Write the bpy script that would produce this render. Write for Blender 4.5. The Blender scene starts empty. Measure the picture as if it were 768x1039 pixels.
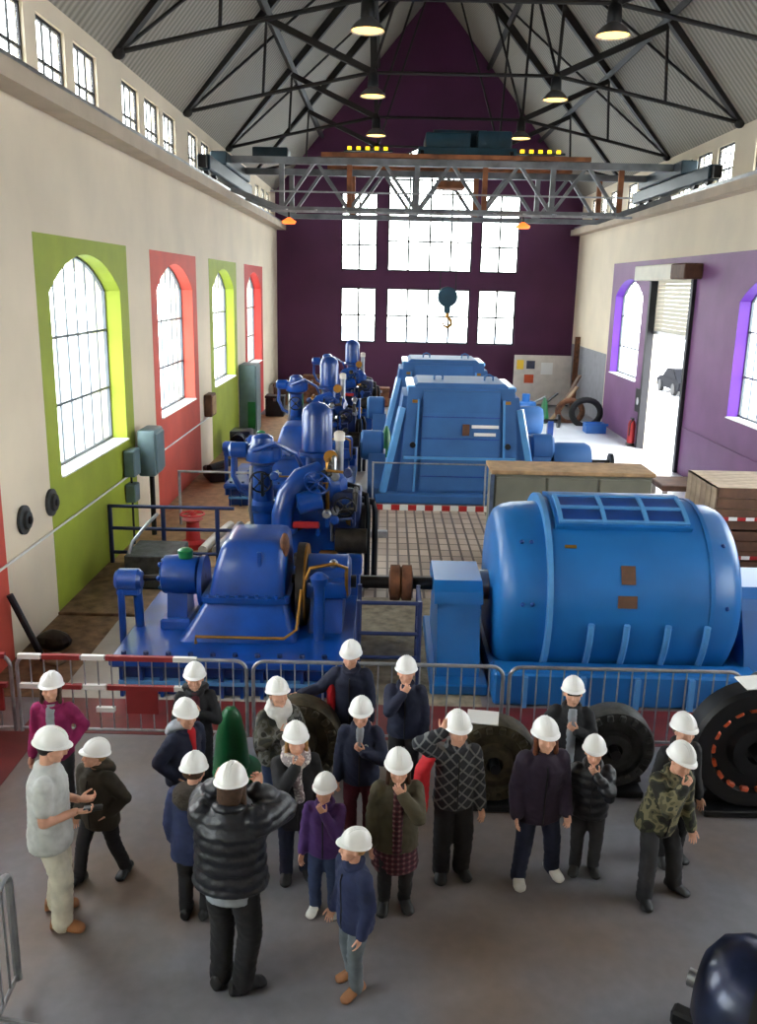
import bpy, bmesh, math, random
import numpy as np
from mathutils import Vector, Matrix, noise as mnoise

random.seed(7)
SC = bpy.context.scene
COL = SC.collection
PI = math.pi

# ------------------------------------------------------------------ camera
cam_d = bpy.data.cameras.new('camera')
cam = bpy.data.objects.new('camera', cam_d)
COL.objects.link(cam)
SC.camera = cam
cam_d.sensor_fit = 'VERTICAL'
cam_d.sensor_height = 36.0
cam_d.lens = 36.0 * 900.0 / 1039.0
cam_d.clip_end = 500
_p, _y, _r = math.radians(14.3), math.radians(0.3), math.radians(1.2)
_F = Vector((-math.sin(_y) * math.cos(_p), math.cos(_y) * math.cos(_p), -math.sin(_p)))
_R = Vector((math.cos(_y), math.sin(_y), 0))
_U = _R.cross(_F)
_R2 = _R * math.cos(_r) + _U * math.sin(_r)
_U2 = _U * math.cos(_r) - _R * math.sin(_r)
_M = Matrix((_R2, _U2, -_F)).transposed().to_4x4()
_M.translation = Vector((0, 0, 4.9))
cam.matrix_world = _M

# ------------------------------------------------------------------ daylight
world = bpy.data.worlds.new('overcast_sky')
SC.world = world
world.use_nodes = True
_nt = world.node_tree
_bg = _nt.nodes['Background']
_tc = _nt.nodes.new('ShaderNodeTexCoord')
_sx = _nt.nodes.new('ShaderNodeSeparateXYZ')
_cr = _nt.nodes.new('ShaderNodeValToRGB')
_cr.color_ramp.elements[0].position = 0.0
_cr.color_ramp.elements[0].color = (0.96, 0.95, 0.92, 1)
_cr.color_ramp.elements[1].position = 1.0
_cr.color_ramp.elements[1].color = (0.86, 0.92, 1.0, 1)
_nt.links.new(_tc.outputs['Generated'], _sx.inputs[0])
_nt.links.new(_sx.outputs['Z'], _cr.inputs[0])
_nt.links.new(_cr.outputs[0], _bg.inputs[0])
_bg.inputs[1].default_value = 11.0

SC.view_settings.view_transform = 'Standard'
SC.view_settings.look = 'None'
SC.view_settings.gamma = 1.0
SC.view_settings.use_curve_mapping = False
SC.view_settings.exposure = 0.5


# ------------------------------------------------------------------ materials
def lin(c):
    return tuple((v / 255.0 / 12.92) if v / 255.0 <= 0.04045 else ((v / 255.0 + 0.055) / 1.055) ** 2.4 for v in c)


MATS = {}


def mat(name, rgb, rough=0.6, metal=0.0, var=0.12, scale=3.0, bump=0.0, bscale=40.0, coat=0.0, rgb2=None, detail=4.0):
    """plain procedural surface: colour wandering with noise, optional bump"""
    if name in MATS:
        return MATS[name]
    m = bpy.data.materials.new(name)
    m.use_nodes = True
    nt = m.node_tree
    b = nt.nodes['Principled BSDF']
    b.inputs['Roughness'].default_value = rough
    b.inputs['Metallic'].default_value = metal
    if coat:
        b.inputs['Coat Weight'].default_value = coat
        b.inputs['Coat Roughness'].default_value = 0.15
    tc = nt.nodes.new('ShaderNodeTexCoord')
    nz = nt.nodes.new('ShaderNodeTexNoise')
    nz.inputs['Scale'].default_value = scale
    nz.inputs['Detail'].default_value = detail
    nt.links.new(tc.outputs['Object'], nz.inputs['Vector'])
    cr = nt.nodes.new('ShaderNodeValToRGB')
    c = lin(rgb)
    c2 = lin(rgb2) if rgb2 else tuple(v * (1 - 2 * var) for v in c)
    c1 = c if rgb2 else tuple(min(1, v * (1 + var)) for v in c)
    cr.color_ramp.elements[0].position = 0.32
    cr.color_ramp.elements[1].position = 0.68
    cr.color_ramp.elements[0].color = (*c2, 1)
    cr.color_ramp.elements[1].color = (*c1, 1)
    nt.links.new(nz.outputs['Fac'], cr.inputs[0])
    nt.links.new(cr.outputs[0], b.inputs['Base Color'])
    if bump:
        n2 = nt.nodes.new('ShaderNodeTexNoise')
        n2.inputs['Scale'].default_value = bscale
        n2.inputs['Detail'].default_value = 3
        nt.links.new(tc.outputs['Object'], n2.inputs['Vector'])
        bp = nt.nodes.new('ShaderNodeBump')
        bp.inputs['Strength'].default_value = bump
        bp.inputs['Distance'].default_value = 0.02
        nt.links.new(n2.outputs['Fac'], bp.inputs['Height'])
        nt.links.new(bp.outputs[0], b.inputs['Normal'])
    MATS[name] = m
    return m


def emit(name, rgb, strength):
    if name in MATS:
        return MATS[name]
    m = bpy.data.materials.new(name)
    m.use_nodes = True
    nt = m.node_tree
    b = nt.nodes['Principled BSDF']
    b.inputs['Base Color'].default_value = (*lin(rgb), 1)
    b.inputs['Emission Color'].default_value = (*lin(rgb), 1)
    b.inputs['Emission Strength'].default_value = strength
    MATS[name] = m
    return m


def glass_mat():
    m = bpy.data.materials.new('window_glass')
    m.use_nodes = True
    nt = m.node_tree
    nt.nodes.clear()
    out = nt.nodes.new('ShaderNodeOutputMaterial')
    mix = nt.nodes.new('ShaderNodeMixShader')
    tr = nt.nodes.new('ShaderNodeBsdfTransparent')
    tr.inputs[0].default_value = (0.93, 0.96, 0.96, 1)
    gl = nt.nodes.new('ShaderNodeBsdfGlossy')
    gl.inputs['Roughness'].default_value = 0.08
    mix.inputs[0].default_value = 0.07
    nt.links.new(tr.outputs[0], mix.inputs[1])
    nt.links.new(gl.outputs[0], mix.inputs[2])
    nt.links.new(mix.outputs[0], out.inputs[0])
    MATS['glass'] = m
    return m


def pattern_mat(name, kind, cols, scale=10.0, rough=0.85):
    """printed or woven cloth: kind camo / plaid / diamond / stripe"""
    m = bpy.data.materials.new(name)
    m.use_nodes = True
    nt = m.node_tree
    b = nt.nodes['Principled BSDF']
    b.inputs['Roughness'].default_value = rough
    tc = nt.nodes.new('ShaderNodeTexCoord')
    cr = nt.nodes.new('ShaderNodeValToRGB')
    cr.color_ramp.interpolation = 'CONSTANT'
    el = cr.color_ramp.elements
    while len(el) < len(cols):
        el.new(0.5)
    if kind == 'camo':
        nz = nt.nodes.new('ShaderNodeTexNoise')
        nz.inputs['Scale'].default_value = scale
        nz.inputs['Detail'].default_value = 1.5
        nt.links.new(tc.outputs['Object'], nz.inputs['Vector'])
        nt.links.new(nz.outputs['Fac'], cr.inputs[0])
        stops = [0.0] + [0.40 + 0.2 * i / max(1, len(cols) - 2) for i in range(len(cols) - 1)]
    elif kind == 'stripe':
        wv = nt.nodes.new('ShaderNodeTexWave')
        wv.bands_direction = 'X'
        wv.inputs['Scale'].default_value = scale
        nt.links.new(tc.outputs['Object'], wv.inputs['Vector'])
        nt.links.new(wv.outputs['Fac'], cr.inputs[0])
        stops = [i / len(cols) for i in range(len(cols))]
    else:
        mp = nt.nodes.new('ShaderNodeMapping')
        mp.inputs['Rotation'].default_value = (0, PI / 4 if kind == 'diamond' else 0, 0)
        nt.links.new(tc.outputs['Object'], mp.inputs[0])
        w1 = nt.nodes.new('ShaderNodeTexWave')
        w1.bands_direction = 'X'
        w2 = nt.nodes.new('ShaderNodeTexWave')
        w2.bands_direction = 'Z'
        ad = nt.nodes.new('ShaderNodeMath')
        ad.operation = 'MAXIMUM' if kind == 'diamond' else 'ADD'
        for w in (w1, w2):
            w.inputs['Scale'].default_value = scale
            nt.links.new(mp.outputs[0], w.inputs['Vector'])
        nt.links.new(w1.outputs['Fac'], ad.inputs[0])
        nt.links.new(w2.outputs['Fac'], ad.inputs[1])
        if kind == 'plaid':
            ml = nt.nodes.new('ShaderNodeMath')
            ml.operation = 'MULTIPLY'
            ml.inputs[1].default_value = 0.5
            nt.links.new(ad.outputs[0], ml.inputs[0])
            ad = ml
        nt.links.new(ad.outputs[0], cr.inputs[0])
        stops = [0, 0.45, 0.8, 0.95][:len(cols)] if kind == 'plaid' else [0, 0.88, 0.95][:len(cols)]
    for i, c in enumerate(cols):
        el[i].position = stops[i]
        el[i].color = (*lin(c), 1)
    nt.links.new(cr.outputs[0], b.inputs['Base Color'])
    MATS[name] = m
    return m


# ------------------------------------------------------------------ mesh building
class MB:
    def __init__(s):
        s.v = []
        s.f = []

    def add(s, vs, fs):
        o = len(s.v)
        s.v += [tuple(p) for p in vs]
        s.f += [tuple(i + o for i in f) for f in fs]
        return s

    def box(s, c, d, rot=None, ch=0.0):
        """box with centre c and full size d, chamfered by ch"""
        hx, hy, hz = d[0] / 2, d[1] / 2, d[2] / 2
        if ch <= 0:
            vs = [(x, y, z) for z in (-hz, hz) for y in (-hy, hy) for x in (-hx, hx)]
            fs = [(0, 2, 3, 1), (4, 5, 7, 6), (0, 1, 5, 4), (2, 6, 7, 3), (0, 4, 6, 2), (1, 3, 7, 5)]
        else:
            bm = bmesh.new()
            bmesh.ops.create_cube(bm, size=1.0)
            for v in bm.verts:
                v.co = Vector((v.co.x * d[0], v.co.y * d[1], v.co.z * d[2]))
            bmesh.ops.bevel(bm, geom=list(bm.edges), offset=min(ch, min(d) * 0.45), segments=2 if ch > 0.03 else 1, profile=0.5, affect='EDGES')
            bm.verts.index_update()
            vs = [tuple(v.co) for v in bm.verts]
            fs = [tuple(v.index for v in f.verts) for f in bm.faces]
            bm.free()
        if rot is not None:
            R = rot if isinstance(rot, Matrix) else Matrix.Rotation(rot, 3, 'Z')
            vs = [R @ Vector(p) for p in vs]
        return s.add([(p[0] + c[0], p[1] + c[1], p[2] + c[2]) for p in vs], fs)

    def b2(s, x0, x1, y0, y1, z0, z1, ch=0.0):
        return s.box(((x0 + x1) / 2, (y0 + y1) / 2, (z0 + z1) / 2), (abs(x1 - x0), abs(y1 - y0), abs(z1 - z0)), None, ch)

    def lathe(s, prof, o=(0, 0, 0), ax=(0, 0, 1), n=16, cap=True, a0=0.0, a1=2 * PI):
        """profile of (t, r) turned about axis ax through o"""
        ax = Vector(ax).normalized()
        u = ax.orthogonal().normalized()
        if abs(ax.z) < 0.5:
            u = Vector((0, 0, 1)) - ax * ax.z
            u.normalize()
        w = ax.cross(u)
        o = Vector(o)
        full = abs(a1 - a0 - 2 * PI) < 1e-6
        m = n if full else n + 1
        vs = []
        for t, r in prof:
            for i in range(m):
                a = a0 + (a1 - a0) * i / n
                vs.append(o + ax * t + (u * math.cos(a) + w * math.sin(a)) * max(r, 1e-4))
        fs = []
        for k in range(len(prof) - 1):
            for i in range(n):
                j = (i + 1) % m
                fs.append((k * m + i, k * m + j, (k + 1) * m + j, (k + 1) * m + i))
        if cap and full:
            if prof[0][1] > 2e-4:
                fs.append(tuple(range(n))[::-1])
            if prof[-1][1] > 2e-4:
                fs.append(tuple((len(prof) - 1) * m + i for i in range(n)))
        return s.add(vs, fs)

    def cyl(s, p0, p1, r0, r1=None, n=12):
        p0, p1 = Vector(p0), Vector(p1)
        return s.lathe([(0, r0), ((p1 - p0).length, r0 if r1 is None else r1)], p0, p1 - p0, n)

    def capsule(s, p0, r0, p1, r1, n=12):
        p0, p1 = Vector(p0), Vector(p1)
        d = (p1 - p0)
        L = max(d.length, 1e-4)
        pr = [(-r0 * math.cos(a), r0 * math.sin(a)) for a in (0.0, 0.5, 1.0)] + [(0, r0), (L, r1)] + [(L + r1 * math.cos(a), r1 * math.sin(a)) for a in (1.0, 0.5, 0.0)]
        return s.lathe(pr, p0, d if d.length > 1e-5 else (0, 0, 1), n, cap=False)

    def ball(s, c, r, n=16, sq=(1, 1, 1)):
        m = max(6, n // 2)
        o = len(s.v)
        s.lathe([(-r * math.cos(PI * k / m), r * math.sin(PI * k / m)) for k in range(m + 1)], (0, 0, 0), (0, 0, 1), n, cap=False)
        for i in range(o, len(s.v)):
            p = s.v[i]
            s.v[i] = (p[0] * sq[0] + c[0], p[1] * sq[1] + c[1], p[2] * sq[2] + c[2])
        return s

    def tube(s, pts, r, n=8, closed=False):
        pts = [Vector(p) for p in pts]
        N = len(pts)
        vs = []
        up = None
        for k in range(N):
            a = pts[k - 1] if (k > 0 or closed) else pts[k]
            b = pts[(k + 1) % N] if (k < N - 1 or closed) else pts[k]
            t = (b - a).normalized()
            if up is None:
                up = t.orthogonal().normalized()
            up = (up - t * up.dot(t))
            up = up.normalized() if up.length > 1e-6 else t.orthogonal().normalized()
            w = t.cross(up)
            rr = r[k] if isinstance(r, (list, tuple)) else r
            for i in range(n):
                an = 2 * PI * i / n
                vs.append(pts[k] + (up * math.cos(an) + w * math.sin(an)) * rr)
        fs = []
        for k in range(N if closed else N - 1):
            k2 = (k + 1) % N
            for i in range(n):
                j = (i + 1) % n
                fs.append((k * n + i, k * n + j, k2 * n + j, k2 * n + i))
        if not closed:
            fs.append(tuple(range(n))[::-1])
            fs.append(tuple((N - 1) * n + i for i in range(n)))
        return s.add(vs, fs)

    def bar(s, p0, p1, w, h=None, roll=(0, 0, 1)):
        """rectangular bar from p0 to p1"""
        p0, p1 = Vector(p0), Vector(p1)
        h = w if h is None else h
        t = (p1 - p0).normalized()
        up = Vector(roll)
        if abs(t.dot(up)) > 0.98:
            up = Vector((0, 1, 0))
        sd = t.cross(up).normalized()
        up = sd.cross(t)
        vs = []
        for p in (p0, p1):
            for a, b in ((-1, -1), (1, -1), (1, 1), (-1, 1)):
                vs.append(p + sd * (a * w / 2) + up * (b * h / 2))
        return s.add(vs, [(3, 2, 1, 0), (4, 5, 6, 7), (0, 1, 5, 4), (1, 2, 6, 5), (2, 3, 7, 6), (3, 0, 4, 7)])

    def prism(s, poly, axis, t0, t1):
        """polygon (a,b) extruded along axis: 'x' poly=(y,z), 'y' poly=(x,z), 'z' poly=(x,y)"""
        def P(a, b, t):
            return (t, a, b) if axis == 'x' else ((a, t, b) if axis == 'y' else (a, b, t))
        n = len(poly)
        vs = [P(a, b, t0) for a, b in poly] + [P(a, b, t1) for a, b in poly]
        fs = [tuple(range(n))[::-1], tuple(range(n, 2 * n))]
        fs += [(i, (i + 1) % n, n + (i + 1) % n, n + i) for i in range(n)]
        return s.add(vs, fs)

    def loft(s, rings, n=16, cap=True):
        """rings of (centre, ax_u, ax_v): ellipses with half-axis vectors"""
        vs = []
        for c, u, v in rings:
            c, u, v = Vector(c), Vector(u), Vector(v)
            for i in range(n):
                a = 2 * PI * i / n
                vs.append(c + u * math.cos(a) + v * math.sin(a))
        fs = []
        for k in range(len(rings) - 1):
            for i in range(n):
                j = (i + 1) % n
                fs.append((k * n + i, k * n + j, (k + 1) * n + j, (k + 1) * n + i))
        if cap:
            fs.append(tuple(range(n))[::-1])
            fs.append(tuple((len(rings) - 1) * n + i for i in range(n)))
        return s.add(vs, fs)

    def mesh(s, name, smooth=0.6, recalc=True):
        me = bpy.data.meshes.new(name)
        me.from_pydata(s.v, [], s.f)
        if recalc:
            bm = bmesh.new()
            bm.from_mesh(me)
            bmesh.ops.recalc_face_normals(bm, faces=bm.faces)
            bm.to_mesh(me)
            bm.free()
        if smooth:
            me.shade_smooth()
            me.set_sharp_from_angle(angle=smooth)
        return me

    def build(s, name, m, parent=None, smooth=0.6):
        xs = np.array(s.v, dtype=float)
        lo, hi = xs.min(0), xs.max(0)
        c = Vector(((lo[0] + hi[0]) / 2, (lo[1] + hi[1]) / 2, lo[2]))
        s.v = [(p[0] - c.x, p[1] - c.y, p[2] - c.z) for p in s.v]
        me = s.mesh(name, smooth)
        ms = m if isinstance(m, (list, tuple)) else [m]
        for q in ms:
            me.materials.append(MATS[q] if isinstance(q, str) else q)
        o = bpy.data.objects.new(name, me)
        COL.objects.link(o)
        if parent is not None:
            o.parent = parent
            o.location = c - worldloc(parent)
        else:
            o.location = c
        return o


def worldloc(o):
    p = Vector(o.location)
    while o.parent is not None:
        o = o.parent
        p += Vector(o.location)
    return p


def tag(o, label=None, cat=None, group=None, kind=None):
    if label:
        o['label'] = label
    if cat:
        o['category'] = cat
    if group:
        o['group'] = group
    if kind:
        o['kind'] = kind
    return o


def thing(name, loc, label=None, cat=None, group=None, kind=None):
    o = bpy.data.objects.new(name, None)
    o.empty_display_size = 0.2
    COL.objects.link(o)
    o.location = loc
    return tag(o, label, cat, group, kind)


def copy_tree(o, parent=None):
    c = o.copy()
    COL.objects.link(c)
    c.parent = parent
    for ch in list(o.children):
        copy_tree(ch, c)
    return c


# ------------------------------------------------------------------ palette
mat('wall_cream', (232, 217, 192), 0.85, var=0.04, scale=0.7, bump=0.08, bscale=60)
mat('beam_grey', (196, 180, 158), 0.85, var=0.06, scale=1.5)
mat('paint_green', (156, 170, 46), 0.7, var=0.07, scale=1.3)
mat('paint_coral', (212, 84, 66), 0.7, var=0.06, scale=1.3)
mat('paint_red', (190, 44, 34), 0.7, var=0.06, scale=1.3)
mat('paint_purple', (126, 80, 126), 0.6, var=0.07, scale=1.0)
mat('paint_violet', (98, 36, 156), 0.6, var=0.06, scale=1.3)
mat('end_wall_purple', (78, 30, 68), 0.7, var=0.08, scale=0.6)
mat('sill_white', (236, 236, 232), 0.5, var=0.03)
mat('iron_dark', (40, 40, 44), 0.55, 0.3, var=0.1)
mat('bar_grey', (92, 98, 104), 0.5, 0.2, var=0.08)
mat('truss_black', (38, 35, 33), 0.6, 0.2, var=0.12)
mat('crane_grey', (128, 132, 136), 0.5, 0.4, var=0.2, scale=2.0)
mat('crane_rust', (148, 92, 58), 0.7, 0.1, var=0.25, scale=2.5)
mat('crane_teal', (26, 48, 58), 0.45, 0.2, var=0.15)
mat('blue_deep', (12, 66, 146), 0.3, var=0.2, scale=2.0, coat=0.3, bump=0.05, bscale=25)
mat('blue_mid', (22, 104, 174), 0.4, var=0.08, scale=1.2, coat=0.12, bump=0.03, bscale=20)
mat('blue_pale', (50, 100, 158), 0.6, var=0.08, scale=1.2)
mat('blue_edge', (84, 148, 206), 0.3, var=0.05, coat=0.3)
mat('blue_rail', (34, 48, 92), 0.45, 0.1, var=0.1)
mat('steel', (160, 162, 165), 0.35, 0.9, var=0.12, scale=5)
mat('galvanised', (168, 170, 174), 0.42, 0.7, var=0.15, scale=6)
mat('black_metal', (26, 27, 30), 0.4, 0.3, var=0.2, scale=4)
mat('rust', (112, 70, 46), 0.8, 0.1, var=0.3, scale=6)
mat('brass', (176, 128, 58), 0.4, 0.8, var=0.15)
mat('grease', (52, 46, 40), 0.5, 0.4, var=0.35, scale=7)
mat('white_paint', (230, 230, 226), 0.5, var=0.03)
mat('red_paint', (172, 32, 34), 0.5, var=0.08)
mat('tape_red', (146, 44, 46), 0.5, var=0.12)
mat('trolley_teal', (26, 66, 84), 0.5, 0.1, var=0.12)
mat('car_dark', (20, 21, 25), 0.95, var=0.05)
MATS['car_dark'].node_tree.nodes['Principled BSDF'].inputs['Specular IOR Level'].default_value = 0.1
mat('red_floor', (112, 36, 36), 0.55, var=0.2, scale=1.8, bump=0.05)
mat('cabinet_grey', (112, 110, 94), 0.6, var=0.06)
mat('wood', (168, 134, 96), 0.7, var=0.16, scale=5)
mat('wood_dark', (98, 66, 46), 0.7, var=0.2, scale=5)
mat('pale_wood', (190, 168, 142), 0.75, var=0.12, scale=4)
mat('box_grey', (104, 126, 132), 0.5, 0.2, var=0.08)
mat('green_paint', (18, 104, 58), 0.4, var=0.1, coat=0.2)
mat('paper', (235, 235, 232), 0.8, var=0.02)
mat('orange_paint', (206, 84, 40), 0.5, var=0.1)
mat('olive_iron', (76, 68, 50), 0.65, 0.3, var=0.3, scale=8, bump=0.3, bscale=30)
mat('dark_grey_iron', (70, 72, 72), 0.6, 0.4, var=0.25, scale=8, bump=0.25, bscale=30)
mat('blue_black', (24, 34, 62), 0.3, 0.4, var=0.35, scale=5, coat=0.3)
mat('rubber', (24, 24, 25), 0.8, var=0.1)
mat('shutter', (222, 216, 196), 0.6, var=0.04)
mat('asphalt', (178, 182, 186), 0.9, var=0.06, scale=0.6)
mat('yellow', (240, 200, 40), 0.4, var=0.03)
mat('blue_plastic', (38, 116, 200), 0.4, var=0.06)
mat('panel_white', (214, 206, 196), 0.7, var=0.06)
mat('wall_grey', (140, 140, 146), 0.8, var=0.06)
mat('dirt', (128, 102, 76), 0.9, var=0.25, scale=5, bump=0.4, bscale=18)
mat('stone', (158, 146, 124), 0.9, var=0.2, scale=6, bump=0.4, bscale=14)
mat('concrete_pale', (176, 170, 158), 0.8, var=0.1, scale=1.2, bump=0.1)
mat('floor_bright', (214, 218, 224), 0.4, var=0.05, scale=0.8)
emit('lamp_glow', (255, 196, 96), 3.2)
emit('orange_glow', (255, 110, 40), 1.6)
emit('yellow_glow', (255, 214, 40), 1.2)
glass_mat()


def floor_mat():
    m = bpy.data.materials.new('floor_concrete')
    m.use_nodes = True
    nt = m.node_tree
    b = nt.nodes['Principled BSDF']
    tc = nt.nodes.new('ShaderNodeTexCoord')

    def nz(scale, detail):
        n = nt.nodes.new('ShaderNodeTexNoise')
        n.inputs['Scale'].default_value = scale
        n.inputs['Detail'].default_value = detail
        nt.links.new(tc.outputs['Object'], n.inputs['Vector'])
        return n

    a, c = nz(0.55, 5), nz(9, 6)
    r1 = nt.nodes.new('ShaderNodeValToRGB')
    r1.color_ramp.elements[0].position = 0.4
    r1.color_ramp.elements[0].color = (*lin((124, 123, 129)), 1)
    r1.color_ramp.elements[1].position = 0.66
    r1.color_ramp.elements[1].color = (*lin((124, 107, 94)), 1)
    r2 = nt.nodes.new('ShaderNodeValToRGB')
    r2.color_ramp.elements[0].color = (0.62, 0.62, 0.64, 1)
    r2.color_ramp.elements[1].color = (1.12, 1.12, 1.12, 1)
    mx = nt.nodes.new('ShaderNodeMixRGB')
    mx.blend_type = 'MULTIPLY'
    mx.inputs[0].default_value = 0.7
    nt.links.new(a.outputs['Fac'], r1.inputs[0])
    nt.links.new(c.outputs['Fac'], r2.inputs[0])
    nt.links.new(r1.outputs[0], mx.inputs[1])
    nt.links.new(r2.outputs[0], mx.inputs[2])
    nt.links.new(mx.outputs[0], b.inputs['Base Color'])
    b.inputs['Roughness'].default_value = 0.5
    MATS['floor_concrete'] = m


floor_mat()


def tile_mat():
    m = bpy.data.materials.new('floor_tiles')
    m.use_nodes = True
    nt = m.node_tree
    b = nt.nodes['Principled BSDF']
    tc = nt.nodes.new('ShaderNodeTexCoord')
    br = nt.nodes.new('ShaderNodeTexBrick')
    br.offset = 0.0
    br.inputs['Scale'].default_value = 1.0
    br.inputs['Brick Width'].default_value = 0.2
    br.inputs['Row Height'].default_value = 0.4
    br.inputs['Mortar Size'].default_value = 0.022
    br.inputs['Color1'].default_value = (*lin((186, 168, 150)), 1)
    br.inputs['Color2'].default_value = (*lin((160, 142, 126)), 1)
    br.inputs['Mortar'].default_value = (*lin((92, 80, 72)), 1)
    nt.links.new(tc.outputs['Object'], br.inputs['Vector'])
    nt.links.new(br.outputs[0], b.inputs['Base Color'])
    b.inputs['Roughness'].default_value = 0.5
    MATS['floor_tiles'] = m


tile_mat()


def roof_mat():
    m = bpy.data.materials.new('roof_boards')
    m.use_nodes = True
    nt = m.node_tree
    b = nt.nodes['Principled BSDF']
    tc = nt.nodes.new('ShaderNodeTexCoord')
    wv = nt.nodes.new('ShaderNodeTexWave')
    wv.bands_direction = 'Y'
    wv.inputs['Scale'].default_value = 1.6
    wv.inputs['Distortion'].default_value = 0.3
    nt.links.new(tc.outputs['Object'], wv.inputs['Vector'])
    cr = nt.nodes.new('ShaderNodeValToRGB')
    cr.color_ramp.elements[0].color = (*lin((122, 116, 104)), 1)
    cr.color_ramp.elements[1].color = (*lin((158, 151, 137)), 1)
    nt.links.new(wv.outputs['Fac'], cr.inputs[0])
    nt.links.new(cr.outputs[0], b.inputs['Base Color'])
    bp = nt.nodes.new('ShaderNodeBump')
    bp.inputs['Strength'].default_value = 0.5
    bp.inputs['Distance'].default_value = 0.04
    nt.links.new(wv.outputs['Fac'], bp.inputs['Height'])
    nt.links.new(bp.outputs[0], b.inputs['Normal'])
    b.inputs['Roughness'].default_value = 0.7
    MATS['roof_boards'] = m


roof_mat()

# ================================================================== THE HALL
XL, XR, YE, YB = -4.85, 8.2, 40.0, -4.0
ZE = 8.8                      # eaves
XA = (XL + XR) / 2            # ridge
SL = 1.19
ZA = ZE + (XA - XL) * SL


def zroof(x):
    return ZA - abs(x - XA) * SL


def arch(y, y0, y1, zsp, zc):
    """height of a segmental arch over y"""
    w, h = (y1 - y0) / 2, zc - zsp
    R = (w * w + h * h) / (2 * h)
    return zc - R + math.sqrt(max(0, R * R - (y - (y0 + y1) / 2) ** 2))


def arch_pts(y0, y1, zsp, zc, n=14):
    return [(y0 + (y1 - y0) * i / n, arch(y0 + (y1 - y0) * i / n, y0, y1, zsp, zc)) for i in range(n + 1)]


def holed(mb, axis, t0, t1, a0, a1, z0, z1, holes):
    """wall slab with arched or square openings: holes (h0,h1,zs,zspring,zcrown)"""
    cur = a0
    for h0, h1, zs, zsp, zc in sorted(holes):
        if h0 > cur + 1e-4:
            mb.prism([(cur, z0), (h0, z0), (h0, z1), (cur, z1)], axis, t0, t1)
        if zs > z0 + 1e-4:
            mb.prism([(h0, z0), (h1, z0), (h1, zs), (h0, zs)], axis, t0, t1)
        if zc > zsp + 1e-4:
            ap = arch_pts(h0, h1, zsp, zc)
            for (ya, za), (yb, zb) in zip(ap[:-1], ap[1:]):
                mb.prism([(ya, za), (yb, zb), (yb, z1), (ya, z1)], axis, t0, t1)
        elif z1 > zc + 1e-4:
            mb.prism([(h0, zc), (h1, zc), (h1, z1), (h0, z1)], axis, t0, t1)
        cur = h1
    if a1 > cur + 1e-4:
        mb.prism([(cur, z0), (a1, z0), (a1, z1), (cur, z1)], axis, t0, t1)
    return mb


LW = [(13.02 + 6.1 * k, 16.5 + 6.1 * k) for k in range(-2, 4)]     # left windows along y
WS, WSP, WC = 2.0, 4.72, 5.3
lholes = [(a, b, WS, WSP, WC) for a, b in LW]
wl = tag(holed(MB(), 'x', XL - 0.6, XL, YB, YE, -0.3, 7.4, lholes).build('wall_left', 'wall_cream', smooth=0), 'long cream side wall with coloured arched window bays', kind='structure')

RW = [(17.8, 21.3), (29.4, 32.9), (5.0, 8.5), (11.2, 14.7)]
DOOR = (24.55, 28.3, -0.3, 5.25, 5.25)
rholes = [(a, b, WS, WSP, WC) for a, b in RW] + [DOOR]
wr = tag(holed(MB(), 'x', XR, XR + 0.36, YB, YE, -0.3, 7.4, rholes).build('wall_right', 'wall_cream', smooth=0), 'long cream side wall with purple band and roller door', kind='structure')

# coloured paint around each bay: a 4 mm skin on the wall and the lining of the reveal
def bay_paint(parent, side, p0, p1, ztop, holes, m, mrev, depth=0.34):
    t0, t1 = (XL, XL + 0.004) if side < 0 else (XR - 0.004, XR)
    holed(MB(), 'x', t0, t1, p0, p1, 0.0, ztop, holes).build('painted_bay', m, parent, smooth=0)
    for h0, h1, zs, zsp, zc in holes:
        if zc == zsp:
            continue
        e = 0.012
        x0, x1 = (XL - depth, XL + 0.004) if side < 0 else (XR - 0.004, XR + depth)
        mb = MB()
        mb.b2(x0, x1, h0, h0 + e, zs, zsp)
        mb.b2(x0, x1, h1 - e, h1, zs, zsp)
        ap = arch_pts(h0, h1, zsp, zc)
        for (ya, za), (yb, zb) in zip(ap[:-1], ap[1:]):
            mb.prism([(ya, za - e), (yb, zb - e), (yb, zb), (ya, za)], 'x', x0, x1)
        mb.build('painted_reveal', mrev, parent, smooth=0)
        xs0, xs1 = (XL - depth, XL + 0.05) if side < 0 else (XR - 0.05, XR + depth)
        MB().b2(xs0, xs1, h0 + e, h1 - e, zs, zs + 0.03, 0.008).build('window_sill', 'sill_white', parent)


cols = ['paint_green', 'paint_coral', 'paint_green', 'paint_coral', 'paint_green', 'paint_red']
for (a, b), c in zip(LW, cols):
    bay_paint(wl, -1, a - 0.47, b + 0.5, 5.52, [(a, b, WS, WSP, WC)], c, c)
bay_paint(wr, 1, 16.3, 33.5, 5.85, [(a, b, WS, WSP, WC) for a, b in RW[:2]] + [(24.55, 28.3, 0.0, 5.25, 5.25)], 'paint_purple', 'paint_violet')
bay_paint(wr, 1, 4.3, 15.4, 5.85, [(a, b, WS, WSP, WC) for a, b in RW[2:]], 'paint_purple', 'paint_violet')
# grey dado at the far end of that wall and a thin cable line along both walls
MB().b2(XR - 0.012, XR, 33.6, YE - 0.01, 0, 2.6).build('painted_dado', 'wall_grey', wr, smooth=0)
MB().tube([(XL + 0.03, 5.5, 1.32), (XL + 0.03, 24.4, 1.32)], 0.018).build('cable_conduit', 'sill_white', wl)
MB().tube([(XR - 0.03, 15.5, 1.3), (XR - 0.03, 24.3, 1.3)], 0.018).build('cable_conduit', 'paint_purple', wr)

WN = [0]


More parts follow.
